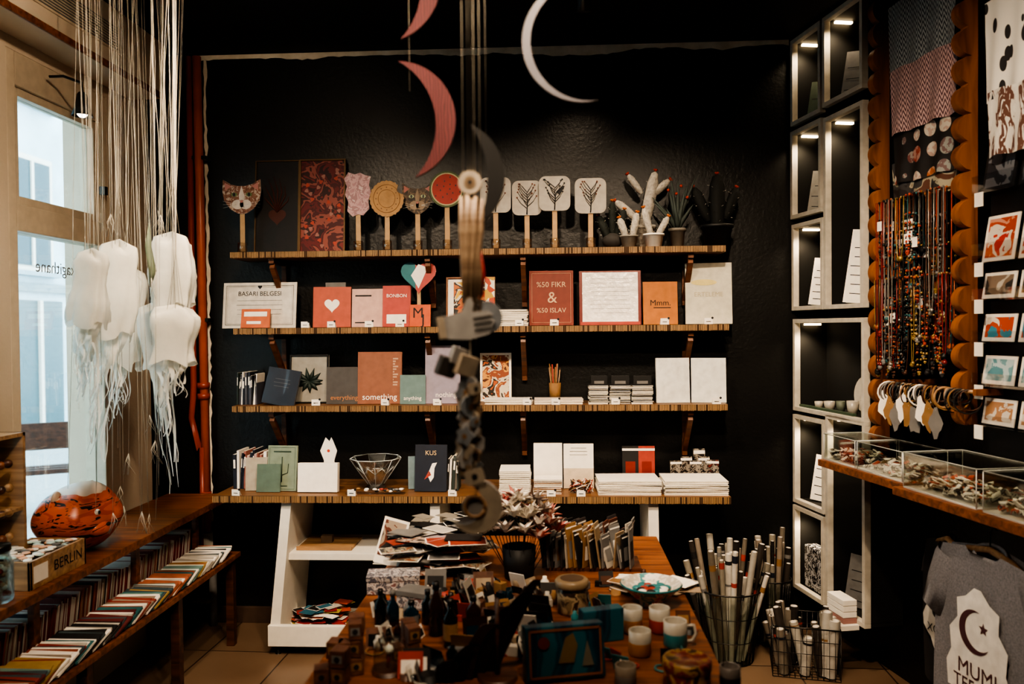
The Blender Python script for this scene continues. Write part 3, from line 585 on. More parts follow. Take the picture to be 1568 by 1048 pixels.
mb.done()
mb=MB('fanned_notebooks'); y=1.72; k=0; BC=[pm('#2f6266',.6),pm('#8c4630',.6),pm('#a08450',.6),PAPER,CHAR,pm('#5e2728',.6),pm('#8a7c6e',.6),pm('#3f4d52',.6),pm('#9c5c44',.6),pm('#6f8c86',.6),pm('#b0aaa0',.6),PAPER,pm('#8c3a32',.6)]
while y<3.95:
    mb.push(T(-1.77+R.uniform(-.006,.006),y,.485)@RX(17)@RZ(R.uniform(-4,4))); c=BC[int(y*6.3)%13] if R.random()<.4 else R.choice(BC)
    mb.box(-.09,.09,0,.12,0.0,.0045,c,.0008); mb.box(-.088,.088,.001,.118,.0045,.007,PAGE); mb.box(-.09,.09,0,.12,0.007,.0085,c); 
    mb.pop(); y+=R.uniform(.011,.018)
mb.done()
# rounded papier-mache tiger head on bench
px=-1.965; py=Wx(122,800,px).y
mm,nt,b=base('tiger_paint'); co=coords(nt)
wv=nt.nodes.new('ShaderNodeTexNoise'); wv.inputs['Scale'].default_value=9; wv.inputs['Distortion'].default_value=1.5
mp=nt.nodes.new('ShaderNodeMapping'); mp.inputs['Scale'].default_value=(1,.6,3); nt.links.new(co,mp.inputs[0]); nt.links.new(mp.outputs[0],wv.inputs['Vector'])
st_=ramp(nt,wv.outputs[0],[(0,'#a84424'),(.44,'#bd5a34'),(.57,'#15110f'),(.64,'#b8522f')],True)
sp=nt.nodes.new('ShaderNodeSeparateXYZ'); nt.links.new(co,sp.inputs[0]); n2=nt.nodes.new('ShaderNodeTexNoise'); n2.inputs['Scale'].default_value=7; nt.links.new(co,n2.inputs['Vector'])
ad=nt.nodes.new('ShaderNodeMath'); ad.operation='MULTIPLY_ADD'; nt.links.new(n2.outputs[0],ad.inputs[0]); ad.inputs[1].default_value=.16; nt.links.new(sp.outputs[2],ad.inputs[2])
fx=ramp(nt,ad.outputs[0],[(0,(0,0,0,1)),(.315,(1,1,1,1))],True); mx=nt.nodes.new('ShaderNodeMixRGB'); nt.links.new(fx,mx.inputs[0]); nt.links.new(st_,mx.inputs[1]); mx.inputs[2].default_value=hx('#c9b09a'); nt.links.new(mx.outputs[0],b.inputs['Base Color']); b.inputs['Roughness'].default_value=.35
mb=MB('papier_mache_tiger_head',T(px,py,.75+.139))
def lump(d): return 1+.02*math.sin(5*d.x+2*d.y)+.02*math.sin(6*d.y)+.015*math.cos(6*d.z)
mb.ball(0,0,0,.138,mm,(1.1,1.42,.97),30,lump); mb.ball(-.02,.12,.095,.03,mm,(.5,1,1),10); mb.ball(-.02,-.12,.095,.03,mm,(.5,1,1),10)
mb.ball(.10,-.05,-.035,.055,mm,(1,1.3,.75),14); mb.ball(.152,-.05,-.02,.012,BLACK,(.6,1.2,.7),8)
for k in (-1,1): mb.ball(.126,-.03+k*.055,.035,.016,PAPER,(.6,1,.8),10); mb.ball(.134,-.03+k*.055,.035,.008,BLACK,(.6,1,1),8)
mb.done()
# wooden box with goods
Pb=Wz(110,885,.75); mb=MB('wooden_crate_box',T(-1.93,Pb.y+.01,.7505)@RZ(0)); L=.165
for q in ((-.11,.11,-L,-L+.012),(-.11,.11,L-.012,L),(-.11,-.098,-L,L),(.098,.11,-L,L)): mb.box(q[0],q[1],q[2],q[3],0,.1,LTW,.002)
mb.box(-.1,.1,-L+.01,L-.01,0,.01,LTW)
mb.push(RZ(90)@T(0,-.11,0)); mb.text('BERLIN',.05,.05,.055,INK); mb.rect(-.15,-.07,.02,.08,PAPER); mb.pop()
for i in range(120): mb.ball(R.uniform(-.085,.085),R.uniform(-L+.025,L-.025),.085+R.random()*.02,.014,R.choice([PAPER,pm('#b9d0cc',.5),pm('#d7a88c',.5),PAPER,GREY]),(1.3,1,.4),6)
mb.done()
P=Wx(22,760,-2.02); mb=MB('wooden_peg_display',T(-2.03,P.y-.05,.7505))
H=Wx(22,662,-2.02).z-.75
mb.box(-.09,-.075,-.12,.06,0,H,LTW,.002); mb.box(-.09,.05,.045,.06,0,H,LTW,.002); mb.box(-.09,.05,-.12,.06,H-.015,H,LTW,.002); mb.box(-.09,.05,-.12,.06,0,.012,LTW,.002); mb.box(-.075,.045,-.12,.045,H*.45,H*.45+.012,LTW)
for i in range(5):
    for j in range(3): mb.ball(.03,-.09+.04*j,.06+H*.17*i,.016,R.choice([LTW,DKW,ORW]),n=8); mb.tube([(-.08,-.09+.04*j,.06+H*.17*i),(.02,-.09+.04*j,.06+H*.17*i)],.004,LTW,5)
mb.done()
P=Wz(14,925,.75); mb=MB('glass_jar',T(-1.86,P.y+.02,.7505)); mb.lathe([(.0001,0),(.04,0),(.045,.01),(.045,.13),(.035,.15),(.035,.17),(.032,.17),(.032,.148),(.042,.13),(.042,.012),(.0001,.008)],clear('#e8f0f0',.15),20); mb.lathe([(.0001,.17),(.038,.17),(.038,.19),(.0001,.19)],METAL,20)
for i in range(25): mb.ball(R.uniform(-.025,.025),R.uniform(-.025,.025),.02+.1*R.random(),.009,R.choice([CORAL,PAPER,LTW]),n=6)
mb.done()
mb=MB('roller_shutter_box',LF); mb.box(2.3,3.98,-.17,-.001,2.83,3.12,LIGHTWALL,.01); mb.box(2.3,3.98,-.175,-.165,2.83,2.86,ORW,.003); mb.box(2.9,3.6,-.176,-.17,2.92,3.04,FR,.003)
for k in range(9): mb.box(2.95,3.55,-.18,-.175,2.93+k*.012,2.935+k*.012,GREY)
mb.done()
P=Wx(126,178,-1.98)
mb=MB('spot_lamp',T(*P)); mb.lathe([(.012,.1),(.02,.09),(.028,.04),(.042,0),(.04,0),(.026,.04),(.0001,.05)],BLACK,16); mb.tube([(0,0,.1),(0,0,.14),(-.08,0,.17),(-.14,.0,.17)],.006,BLACK,6); mb.ball(0,0,.015,.022,pm('#fff2dd',.5,em=6),n=10); mb.done()
# ------------------------------------------------------------ hanging paper jellyfish
JEL=pm('#f2f0e8',.7,var=.06,transl=.5,scale=14,bump=.6,name='translucent_paper')
def jelly(u0,u1,v0,v1,y,tv,seed):
    rr=random.Random(seed); uc=(u0+u1)/2; c=Wy(uc,v0,y); wr=(Wy(u1,v0,y).x-Wy(u0,v0,y).x)/2; zb_=Wy(uc,v1,y).z-c.z; zt=Wy(uc,tv,y).z-c.z
    c.x=max(c.x,-2.13+wr); mb=MB('hanging_paper_jellyfish',T(c.x,c.y,c.z)@RZ(rr.uniform(-15,15))@RY(rr.uniform(-7,7)))
    n=36; k=14; vs=[]
    for i in range(k+1):
        t=i/k; rf=(min(1,(t/.10))**.5 if t<.1 else 1)*(1-.10*math.sin(3.1*t+seed)+.06*math.sin(9*t+seed))
        for j in range(n):
            a=6.28318*j/n; ca,sa=math.cos(a),math.sin(a)
            sx=abs(ca)**.6*(1 if ca>0 else -1); sy=abs(sa)**.6*(1 if sa>0 else -1)
            cr=1+(.10*math.sin(5*a+seed+2*t)+.07*math.sin(9*a+5*t+seed))*(.4+t)+rr.uniform(-.035,.035)
            vs.append((wr*rf*sx*cr+.0001*ca,wr*.42*rf*sy*cr,zb_*t*(1+.06*math.sin(4*a+seed)*t)+(.014*math.sin(3*a+seed) if t<.12 else 0)))
    mb.add(vs,[(i*n+j,i*n+(j+1)%n,(i+1)*n+(j+1)%n,(i+1)*n+j) for i in range(k) for j in range(n)]+[tuple(range(n))],JEL,True)
    for i in range(20):
        a=i*.314; r=wr*rr.uniform(.2,.85); x_,y_=r*math.cos(a),r*.4*math.sin(a); z=zb_*.85; L=(zt-z)*rr.uniform(.4,1); ww=rr.uniform(.0015,.0065) if i%3 else .013
        if i%3==0: L*=.6
        ptsl=[]; n=12; am=rr.uniform(.006,.03)
        for k in range(n+1):
            ptsl.append((x_*(1-.3*k/n)+am*math.sin(k*.7+i)*k/n,y_+.01*math.cos(k*.8+i),z+L*k/n))
        vs=[];
        for k,pq in enumerate(ptsl):
            t=k*.25+i; q=ww*(1-.6*k/n); vs+=[(pq[0]-q*math.cos(t),pq[1]-q*math.sin(t),pq[2]),(pq[0]+q*math.cos(t),pq[1]+q*math.sin(t),pq[2])]
        mb.add(vs,[(2*k,2*k+1,2*k+3,2*k+2) for k in range(n)],JEL,True)
    mb.M=T(c.x,c.y,c.z)
    for i in range(5):
        a=i*1.256+seed; tx=rr.uniform(-.06,.06); mb.tube([(wr*.4*math.cos(a),wr*.2*math.sin(a),-.006),(tx*.3+wr*.1*math.cos(a),wr*.1*math.sin(a),.2),(tx+wr*.3*math.cos(a),wr*.3*math.sin(a),ZC-c.z-.002)],.0008,STR,4)
    mb.done()
jelly(112,170,386,498,2.62,650,1); jelly(152,212,372,515,2.85,720,2); jelly(232,294,360,470,3.0,540,3); jelly(210,258,468,560,3.2,770,4); jelly(236,300,472,556,2.75,680,5); jelly(168,222,410,560,3.3,670,6); jelly(120,150,470,540,2.9,620,8)
mb=MB('hanging_strings')
for i in range(54):
    u=R.uniform(185,285) if i<36 else R.uniform(120,190); y=R.uniform(2.7,3.5); a=Wy(u,20,y); a.z=ZC-.003; vb=R.choice([430,560,640,720,790,800,330])*R.uniform(.92,1.0); e=Wy(240+(u-240)*.35+R.uniform(-14,14) if i<28 else u+R.uniform(-20,20),vb,y)
    e.x=max(e.x,-2.1); a.x=max(a.x,-1.96)
    m_=a.lerp(e,.5)+Vector((R.uniform(-.012,.012),0,0)); pts=[a,a.lerp(m_,.5)+Vector((R.uniform(-.004,.004),0,0)),m_,m_.lerp(e,.5)+Vector((R.uniform(-.01,.01),0,0)),e]
    mb.tube(pts,.0008,STR,4)
    if i%3==0: 
        for k in range(4): mb.tube([e,e+Vector((R.uniform(-.015,.015),R.uniform(-.01,.01),-.03)),e+Vector((R.uniform(-.03,.03),R.uniform(-.01,.01),-.08))],.0008,STR,4)
e=Wy(230,440,2.9); LG=pm('#6f7a66',.7,name='sage')
mb.tube([e,e+Vector((.01,0,.06)),e+Vector((-.005,0,.15)),e+Vector((0,0,.24))],[.002,.014,.012,.001],LG,8)
mb.done()
# ------------------------------------------------------------ hanging moons
def moon(name,cu,cv,Rpx,tpx,ang,rot,y,mat,edge,strings=((0,1),)):
    c=Wy(cu,cv,y); s=y/1219.6*1.0; mb=MB(name,T(*c)@RY(rot))
    pl=crescent(Rpx*s,tpx*s,ang); mb.prism(pl,-.006,.006,mat,edge,True)
    mb.M=Matrix(); 
    for sx,_ in strings: mb.tube([(c.x+sx*s,c.y,c.z+Rpx*s*.5),(c.x+sx*s,c.y,ZC-.002)],.0008,STR,4)
    mb.done()
REDM=pat('wave',['#2c0910','#54131b','#74302e','#340b12','#48121a'],22,.65,(1,1,.35),name='red_feather_paper'); 
moon('hanging_crescent_moon',608,186,91,31,80,-8,1.9,REDM,pm('#3a1018',.6),((20,1),))
moon('hanging_crescent_moon',585,-25,91,31,80,-8,1.9,REDM,pm('#3a1018',.6),((20,1),))
moon('hanging_crescent_moon',893,63,93,13,104,180,1.75,pm('#5a585e',.5,name='silver_paper'),GREY,((0,1),))
moon('hanging_crescent_moon',685,272,88,26,62,-4,1.7,BLACK,BLACK,((60,1),))
# ------------------------------------------------------------ centre mobile
yM=1.55; s=yM/1219.6
def mp_(u,v,dy=0): return Wy(u,v,yM+dy)
mb=MB('hanging_trinket_mobile')
for u,vb in ((711,470),(717,262),(722,262),(729,530),(737,470)): a=mp_(u,vb); mb.tube([a,(a.x,a.y,ZC-.002)],.0008,STR,4)
CARD=pm('#a09e9c',.7,var=.2,name='grey_card'); CARD2=pm('#ada08f',.7,var=.2,name='beige_card'); CARD3=pm('#7d8288',.7,var=.2,name='blue_grey_card')
c=mp_(720,280); mb.push(T(*c)); mb.prism([(18*s*math.cos(i*.3),18*s*math.sin(i*.3)) for i in range(21)],-.006,.006,CARD2); mb.disc(0,0,9*s,pm('#7a6650',.6),-.007); mb.disc(0,0,3*s,INK,-.008); mb.pop()
DRW=wood('#66503f','#a38d75',name='driftwood')
for u0,u1,w in ((706,712,.007),(716,714,.009),(728,722,.008),(738,728,.006),(722,735,.005)):
    mb.tube([mp_(u0,296+R.uniform(-5,10)),mp_(u0+R.uniform(-3,3),350),mp_(u1+R.uniform(-3,3),410),mp_(u1,480)],[w*.6,w,w*.9,w*.5],DRW,8)
mb.tube([mp_(736,385),mp_(741,420),mp_(738,455)],[.002,.004,.002],pm('#8a2420',.6),6)
c=mp_(716,495); mb.push(T(*c)@RY(-8))
th=[(-44,-18),(-44,14),(-24,16),(-6,18),(4,36),(12,38),(14,28),(10,16),(34,14),(40,8),(38,2),(42,-4),(38,-10),(38,-16),(30,-22),(0,-26),(-24,-22)]
mb.prism([(a*s,b*s) for a,b in th],-.008,.008,CARD)
for z in (6,-3,-12): mb.tube([(10*s,-.009,z*s),(38*s,-.009,z*s)],.0012,INK,4)
mb.box(-46*s,-34*s,-.01,.01,-19*s,15*s,CARD2,.002); mb.prism([(30*s+24*s*math.cos(i*.3),4*s+26*s*math.sin(i*.3)) for i in range(21)],.009,.016,CARD3); mb.pop()
for u,v,r_,c_ in ((684,562,15,pm('#4c4844',.7)),(702,545,13,CARD),(714,560,16,CARD2)):
    c=mp_(u,v,.02*(u%3)); mb.push(T(*c)@RY(20)@RZ(35)); mb.box(-r_*s,r_*s,-r_*s*.5,r_*s*.5,-r_*s,r_*s,c_,.002); mb.pop()
for k in range(26):
    v=590+k*5.6; u=720+9*math.sin(k*2.1); r=R.uniform(12,20); c=mp_(u,v,R.uniform(-.02,.02)); mb.push(T(*c)@RZ(R.uniform(-50,50))@RY(R.uniform(-30,30))); col=(CARD,CARD2,CARD3,DRW)[k%4]
    if k%3==0: mb.prism([(r*s*math.cos(i*.4),r*s*.8*math.sin(i*.4)) for i in range(16)],-.002,.002,col)
    elif k%3==1: mb.prism(rrect(-r*s*.8,r*s*.8,-r*s*.6,r*s*.6,r*s*.25),-.002,.002,col)
    else: mb.prism([(r*s*a,r*s*b) for a,b in blob(.9,14,.22,5,k)],-.002,.002,col)
    mb.disc(0,0,r*s*.25,INK if k%2 else KRAFT,-.003); mb.pop()
mb.tube([mp_(720,520),mp_(720,590),mp_(721,740)],.0015,STR,4)
c=mp_(728,775); mb.push(T(*c)@RY(12)); mb.prism(crescent(42*s,30*s,132),-.009,.009,CARD2,CARD); mb.tube([(16*s*math.cos(i*.42),-.01,16*s*math.sin(i*.42)) for i in range(16)],.004,LTW,6); mb.prism([(-4*s+17*s*math.cos(i*.3),-2*s+17*s*math.sin(i*.3)) for i in range(21)],-.004,.004,CARD); mb.pop()
mb.tube([mp_(728,740),mp_(730,815)],.0015,STR,4)
mb.done()
# ------------------------------------------------------------ centre table
ZM=.78; mb=MB('centre_display_table'); tx0,tx1,ty0,ty1=-.62,.42,1.3,3.32
mb.box(tx0,tx1,ty0,ty1,ZM-.04,ZM,ORW,.004); mb.box(tx0+.04,tx1-.04,ty0+.04,ty1-.04,ZM-.14,ZM-.04,DKW)
for x in (tx0+.05,tx1-.11):
    for y in (ty0+.05,ty1-.11): mb.box(x,x+.06,y,y+.06,0,ZM-.14,DKW,.003)
mb.done()
OCC=[]
def tz(u,v): return Wz(u,v,ZM)
def at(name,u,v,rz=0,occ=.045): p=tz(u,v); OCC.append((p.x,p.y,occ)); return MB(name,T(p.x,p.y,ZM+.0008)@RZ(rz)), p
mb,p=at('photo_card',590,866,-8); mb.push(RX(-14)@RY(12)); mb.box(-.05,.05,0,.003,.0,.17,PAPER); mb.rect(-.042,.042,.03,.16,pat('noise',['#2a2524','#6a3c2e','#a09080','#4a3a38'],14)); mb.pop(); mb.box(-.05,.05,.003,.05,0,.003,PAPER); mb.done()
p=tz(650,875); OCC.append((p.x+.03,p.y+.02,.2)); GC=[CHAR,GREY,pm('#6a655c',.6),pm('#a8a298',.6),pat('noise',['#6a3228','#a99788','#2a2524'],30),pat('noise',['#3a3a3c','#99927f','#7a4a30'],40),pm('#94888a',.6),pm('#8c3a2c',.6)]
cards('postcard_pile',T(p.x+.05,p.y+.02,ZM),-.15,.15,-.1,.12,64,(.12,.085),GC,.004)
p=tz(680,822); cards('pouch_pile',T(p.x,p.y-.08,ZM),-.13,.13,-.1,.08,50,(.085,.065),[CHAR,GREY,BLACK,pm('#7a756c',.5)],.004)
GBX=pat('noise',['#a8a3a0','#5a5a64','#c0bab8','#7a5a5a'],45)
mb,p=at('patterned_gift_box',603,905,8,.1); mb.box(-.085,.085,-.04,.05,0,.055,GBX,.003); mb.box(-.087,.087,-.042,.052,.042,.06,pat('noise',['#9f9a98','#4c4c58','#b8b2b0','#7c6c6c'],50),.002); mb.done()
mb,p=at('patterned_gift_box',640,930,-20,.08); mb.box(-.06,.06,-.03,.04,0,.05,GBX,.003); mb.box(-.062,.062,-.032,.042,.038,.054,GREY,.002); mb.done()
def bottle(u,v,h,r,mat,cap):
    mb,p=at('small_glass_bottle',u,v,0,.035); mb.lathe([(.0001,0),(r,0),(r,h*.6),(r*.4,h*.75),(r*.35,h*.88),(.0001,h*.88)],mat,16); mb.lathe([(.0001,h*.86),(r*.45,h*.86),(r*.45,h),(.0001,h)],cap,12)
    if int(u)%3==0: mb.lathe([(r*1.02,h*.15),(r*1.02,h*.5)],GREY if h<.12 else KRAFT,16)
    mb.done()
DGL=pm('#0d1210',.08,name='dark_bottle_glass'); AMB=pm('#2a1408',.1,name='amber_glass'); BGL=pm('#0c2430',.08,name='blue_bottle_glass')
for q in ((583,960,.11,.018,DGL,BLACK),(602,968,.12,.018,BGL,GREY),(668,972,.15,.022,AMB,BLACK),(655,955,.1,.018,DGL,BLACK),(690,990,.13,.02,DGL,METAL),(725,965,.1,.022,AMB,BLACK),(630,962,.08,.022,BGL,METAL)): bottle(*q)
STW=wood('#3f261e','#74503e',(25,25,25),name='stamp_wood')
def blocks(name,u,v,n,rz):
    mb,p=at(name,u,v,rz,.09)
    for i in range(n):
        for (a,b) in ((-1,0),(0,0),(0,1)):
            if i>=n-1 and a==-1: continue
            k=R.uniform(.016,.021); x=a*.047; y=b*.047; mb.push(T(x,y,i*.044)@RZ(R.uniform(-14,14))); mb.box(-k,k,-k*1.2,k,0,.042,STW,.003); mb.rect(-k*.7,k*.7,.012,.032,R.choice([pm('#6a4a3a',.6),KRAFT,GREY]),-k*1.2-.001); mb.disc(0,.022,.007,INK,-k*1.2-.002); mb.pop()
    mb.done()
blocks('wooden_stamp_blocks',545,1030,3,10); blocks('wooden_stamp_blocks',522,1046,2,4); blocks('wooden_stamp_blocks',632,1008,2,24)
mb,p=at('glass_dome_display',594,1030); mb.cyl(0,0,0,.012,.04,DKW); mb.lathe([(.036,.012),(.036,.05),(.03,.075),(.016,.09),(.0001,.094)],clear('#f0f6f4',.12),20); mb.tube([(0,0,.012),(.004,0,.05)],.004,pm('#8c3a2c',.4),6); mb.ball(.004,0,.058,.012,PAPER,n=8); mb.ball(0,0,.097,.006,METAL,n=8); mb.done()
# paper flowers bouquet
mb,p=at('folded_paper_flower_bouquet',795,885,0,.1); FLC=[PAPER,pm('#b06c60',.6),pm('#c8bfb4',.6),pm('#8a7a74',.6),pm('#a04c46',.6)]
mb.lathe([(.0001,0),(.05,0),(.06,.11),(.055,.11),(.045,.005),(.0001,.005)],CHAR,16)
for i in range(36):
    a=i*2.4; r=.14*math.sqrt(i/36); x_,y_=r*math.cos(a),r*.7*math.sin(a); z_=.26-.75*r*r/.13+.02*math.sin(i)
    mb.tube([(x_*.3,y_*.3,.01),(x_,y_,z_)],.0015,INK,4); c=FLC[i%5]
    for k in range(12):
        mb.push(T(x_,y_,z_)@RZ(k*30+i*13)@RX(38+R.uniform(-24,30))); mb.add([(-.003,0,0),(.003,0,0),(.010,.028,.008),(0,.055,0),(-.010,.028,.008)],[(0,1,2,3,4)],c if k%3 else PAPER); mb.pop()
mb.done()
# sachet rows
mb,p=at('sachet_display_rack',908,868,0,.2); mb.box(-.17,.17,-.06,.10,0,.012,DKW,.002)
for row in range(3):
    x=-.165
    while x<.15:
        mb.push(T(x,-.045+row*.055,.013)@RZ(R.uniform(50,78))@RX(R.uniform(-16,6))); h=R.uniform(.1,.16); c=R.choice([KRAFT,CHAR,GREY,CHAR,pm('#5a3428',.6),pm('#8a765c',.6),pm('#3a3638',.4),pm('#a8a298',.5)])
        mb.box(-.03,.03,0,.005,0,h,c,.001); mb.rect(-.022,.022,h*.2,h*.6,R.choice([PAPER,KRAFT,GREY,CHAR]),-.001); mb.rect(-.03,.03,h*.88,h*.92,PAPER,-.001); mb.pop(); x+=R.uniform(.012,.022)
mb.done()
mb,p=at('ceramic_jar',876,938,0,.07); mb.lathe([(.0001,0),(.042,0),(.045,.01),(.045,.075),(.042,.08),(.0001,.08)],pat('noise',['#4a3c30','#7a6850','#a08c70','#3a2c24'],28,.35),28); mb.lathe([(.0001,.08),(.05,.08),(.052,.085),(.052,.098),(.046,.104),(.0001,.104)],pm('#8f7a60',.4,name='jar_lid'),28); mb.lathe([(.0001,.1045),(.036,.1045)],pm('#5d4a3a',.5),28); mb.done()
def mug(name,u,v,c1,c2,r=.036,h=.085,hd=True):
    mb,p=at(name,u,v,0,.06); mb.lathe([(.0001,0),(r*.85,0),(r,.006),(r,h*.55)],c2,24); mb.lathe([(r,h*.55),(r,h),(r-.003,h+.001),(r-.004,h-.002),(r-.004,.006),(.0001,.006)],c1,24)
    if hd: mb.tube([(r-.002,0,h*.8),(r+.018,0,h*.82),(r+.024,0,h*.5),(r+.014,0,h*.22),(r-.002,0,h*.2)],.005,c1,8)
    mb.done()
TEAL=pm('#2f757b',.35,name='teal_glaze'); ORG=pm('#a8703a',.35,name='orange_glaze'); WG=pm('#a9a398',.25,name='white_glaze')
mug('painted_mug',968,968,WG,ORG,.030,.07,False); mug('painted_mug',1010,968,WG,CORAL,.030,.07,False); mug('painted_mug',1034,990,WG,TEAL,.032,.07); mug('painted_mug',980,1003,WG,ORG,.030,.065,False)
mb,p=at('painted_bowl',1000,935,0,.12); mb.M=T(p.x,p.y+.05,ZM+.0008)
mb.lathe([(.0001,0),(.035,0),(.038,.015),(.06,.03),(.092,.062)],pat('noise',['#c4bdb2','#3d8f96','#c4bdb2','#a84a2c'],30,.3),32); mb.lathe([(.092,.062),(.097,.066),(.094,.07)],TEAL,32); mb.lathe([(.094,.07),(.085,.062),(.055,.038),(.0001,.03)],pat('noise',['#d0cbc2','#b8b0a4','#d0cbc2','#4a8a8e'],24,.3),32)
for i in range(22): a=i*2.4; r=.05*math.sqrt(i/22); mb.ball(r*math.cos(a),r*math.sin(a),.052,.013,R.choice([PAPER,TEAL,CORAL,PAPER,INK]),(1.2,1,.6),8)
mb.done()
BLUE=pat('wave',['#0e2a3c','#174858','#123242','#1e5a68'],4,.35,name='blue_box_print')
mb,p=at('blue_storybook_box',868,1046,14,.13); mb.M=mb.M@T(0,0,.007); mb.push(RX(-8)); mb.box(-.10,.10,0,.045,0,.128,BLUE,.003)
for q in ((-.092,.092,.006,.012),(-.092,.092,.116,.122),(-.092,-.087,.006,.122),(.087,.092,.006,.122)): mb.rect(*q,pm('#80502a',.4),-.002)
mb.flat([(-.02,.04),(.0,.10),(.02,.11),(.03,.08),(.02,.04)],pm('#6a5838',.5),-.003); mb.disc(-.055,.09,.015,pm('#6a2c24',.5),-.003); mb.flat([(.04,.03),(.055,.09),(.07,.03)],pm('#6a6658',.5),-.003); mb.pop(); mb.done()
mb,p=at('blue_storybook_box',925,985,20,.08); mb.box(-.06,.06,0,.04,0,.09,BLUE,.003); mb.done()
mb,p=at('round_biscuit_tin',1052,1052,0,.08); mb.lathe([(.0001,0),(.056,0),(.056,.06),(.0001,.06)],pat('noise',['#2c3a34','#6a2820','#94784c','#3a2418'],26,.3),32); mb.lathe([(.058,.045),(.059,.047),(.059,.066),(.056,.07),(.05,.071),(.048,.068),(.0001,.068)],pat('noise',['#4a1e1a','#6a3028','#84683c','#3a2a20'],24,.3),32); mb.done()
mug('small_votive_cup',958,1050,pm('#7a7064',.2),GREY,.026,.05,False); mug('small_votive_cup',1118,1052,pm('#5a5450',.3),INK,.025,.05,False)
# dark leather straps on a stand
mb,p=at('leather_strap_stand',762,1040,0,.13); LE=pm('#120e0d',.35,name='dark_leather'); LE2=pm('#2a1712',.35,name='brown_leather')
mb.cyl(0,0,0,.012,.05,DKW); mb.tube([(0,0,.01),(0,0,.2)],.006,DKW,8)
for i,(dx,dh,c) in enumerate(((-.12,.05,LE),(-.085,.09,LE),(-.05,.14,LE2),(0,.18,LE),(.04,.215,LE),(.06,.24,LE2),(.03,.17,LE),(-.03,.11,LE))):
    y_=-.03+i*.011; w=.022; b0=(dx*.6-.06,y_,.002); b1=(dx*.9,y_,.05+dh*.6); b2=(dx+.04,y_,dh)
    vs=[]; 
    for k in range(9):
        t=k/8; q=[(1-t)**2*b0[j]+2*t*(1-t)*b1[j]+t*t*b2[j] for j in range(3)]; ww=w*(1.1-.5*t)+.004*math.sin(t*6+i)
        for sx,sy in ((-1,-1),(1,-1),(1,1),(-1,1)): vs.append((q[0]+sx*ww,q[1]+sy*.002,q[2]))
    fs=[(k*4+j,k*4+(j+1)%4,k*4+4+(j+1)%4,k*4+4+j) for k in range(8) for j in range(4)]+[(0,1,2,3),(32,33,34,35)]
    mb.add(vs,fs,c)
mb.done()
def scatter(name,u0,u1,v0,v1,n,cols,r=.012):
    mb=MB(name)
    for i in range(n):
        p=tz(R.uniform(u0,u1),R.uniform(v0,v1)); q=r*R.uniform(.6,1.4); c=R.choice(cols); k=R.random()
        if any((p.x-a)**2+(p.y-b)**2<(o_+q*.8)**2 for a,b,o_ in OCC) or not (tx0+.03<p.x<tx1-.03): continue
        mb.push(T(p.x,p.y,ZM+.001)@RZ(R.uniform(0,180)))
        if k<.25: mb.cyl(0,0,0,q*.9,q,c,14)
        elif k<.45: mb.box(-q,q,-q*.7,q*.7,0,q*1.5,c,.001)
        elif k<.6: mb.tube([(q*1.2*math.cos(t*.7),q*1.2*math.sin(t*.7),.003) for t in range(10)],.0025,c,6)
        elif k<.85: mb.push(RX(-20)); mb.box(-q*1.6,q*1.6,0,.002,.002,q*3.4,c); mb.rect(-q*1.2,q*1.2,q*.6,q*2.4,R.choice(cols),-.001); mb.pop()
        else: mb.lathe([(.0001,0),(q*.7,0),(q*.8,q*1.5),(q*.4,q*2),(q*.4,q*2.4),(.0001,q*2.4)],c,12)
        mb.pop()
    mb.done()
DCO=[DGL,AMB,METAL,CHAR,GREY,pm('#b8b2a8',.5),STW,CORAL,KRAFT,BLACK,pm('#9c8a74',.5),BGL,PAPER]
scatter('table_trinkets',700,850,880,1040,330,DCO,.016); scatter('table_trinkets',570,700,900,1045,330,DCO,.016); scatter('table_trinkets',880,1080,885,1045,300,[KRAFT,PAPER,GREY,CORAL,TEAL,METAL,CHAR,BLACK,DKW],.013)
p=tz(930,890); cards('sticker_sheet_pile',T(p.x+.12,p.y-.09,ZM),-.1,.14,-.04,.04,26,(.07,.05),[PAPER,KRAFT,CHAR,pm('#998570',.6)],.003)
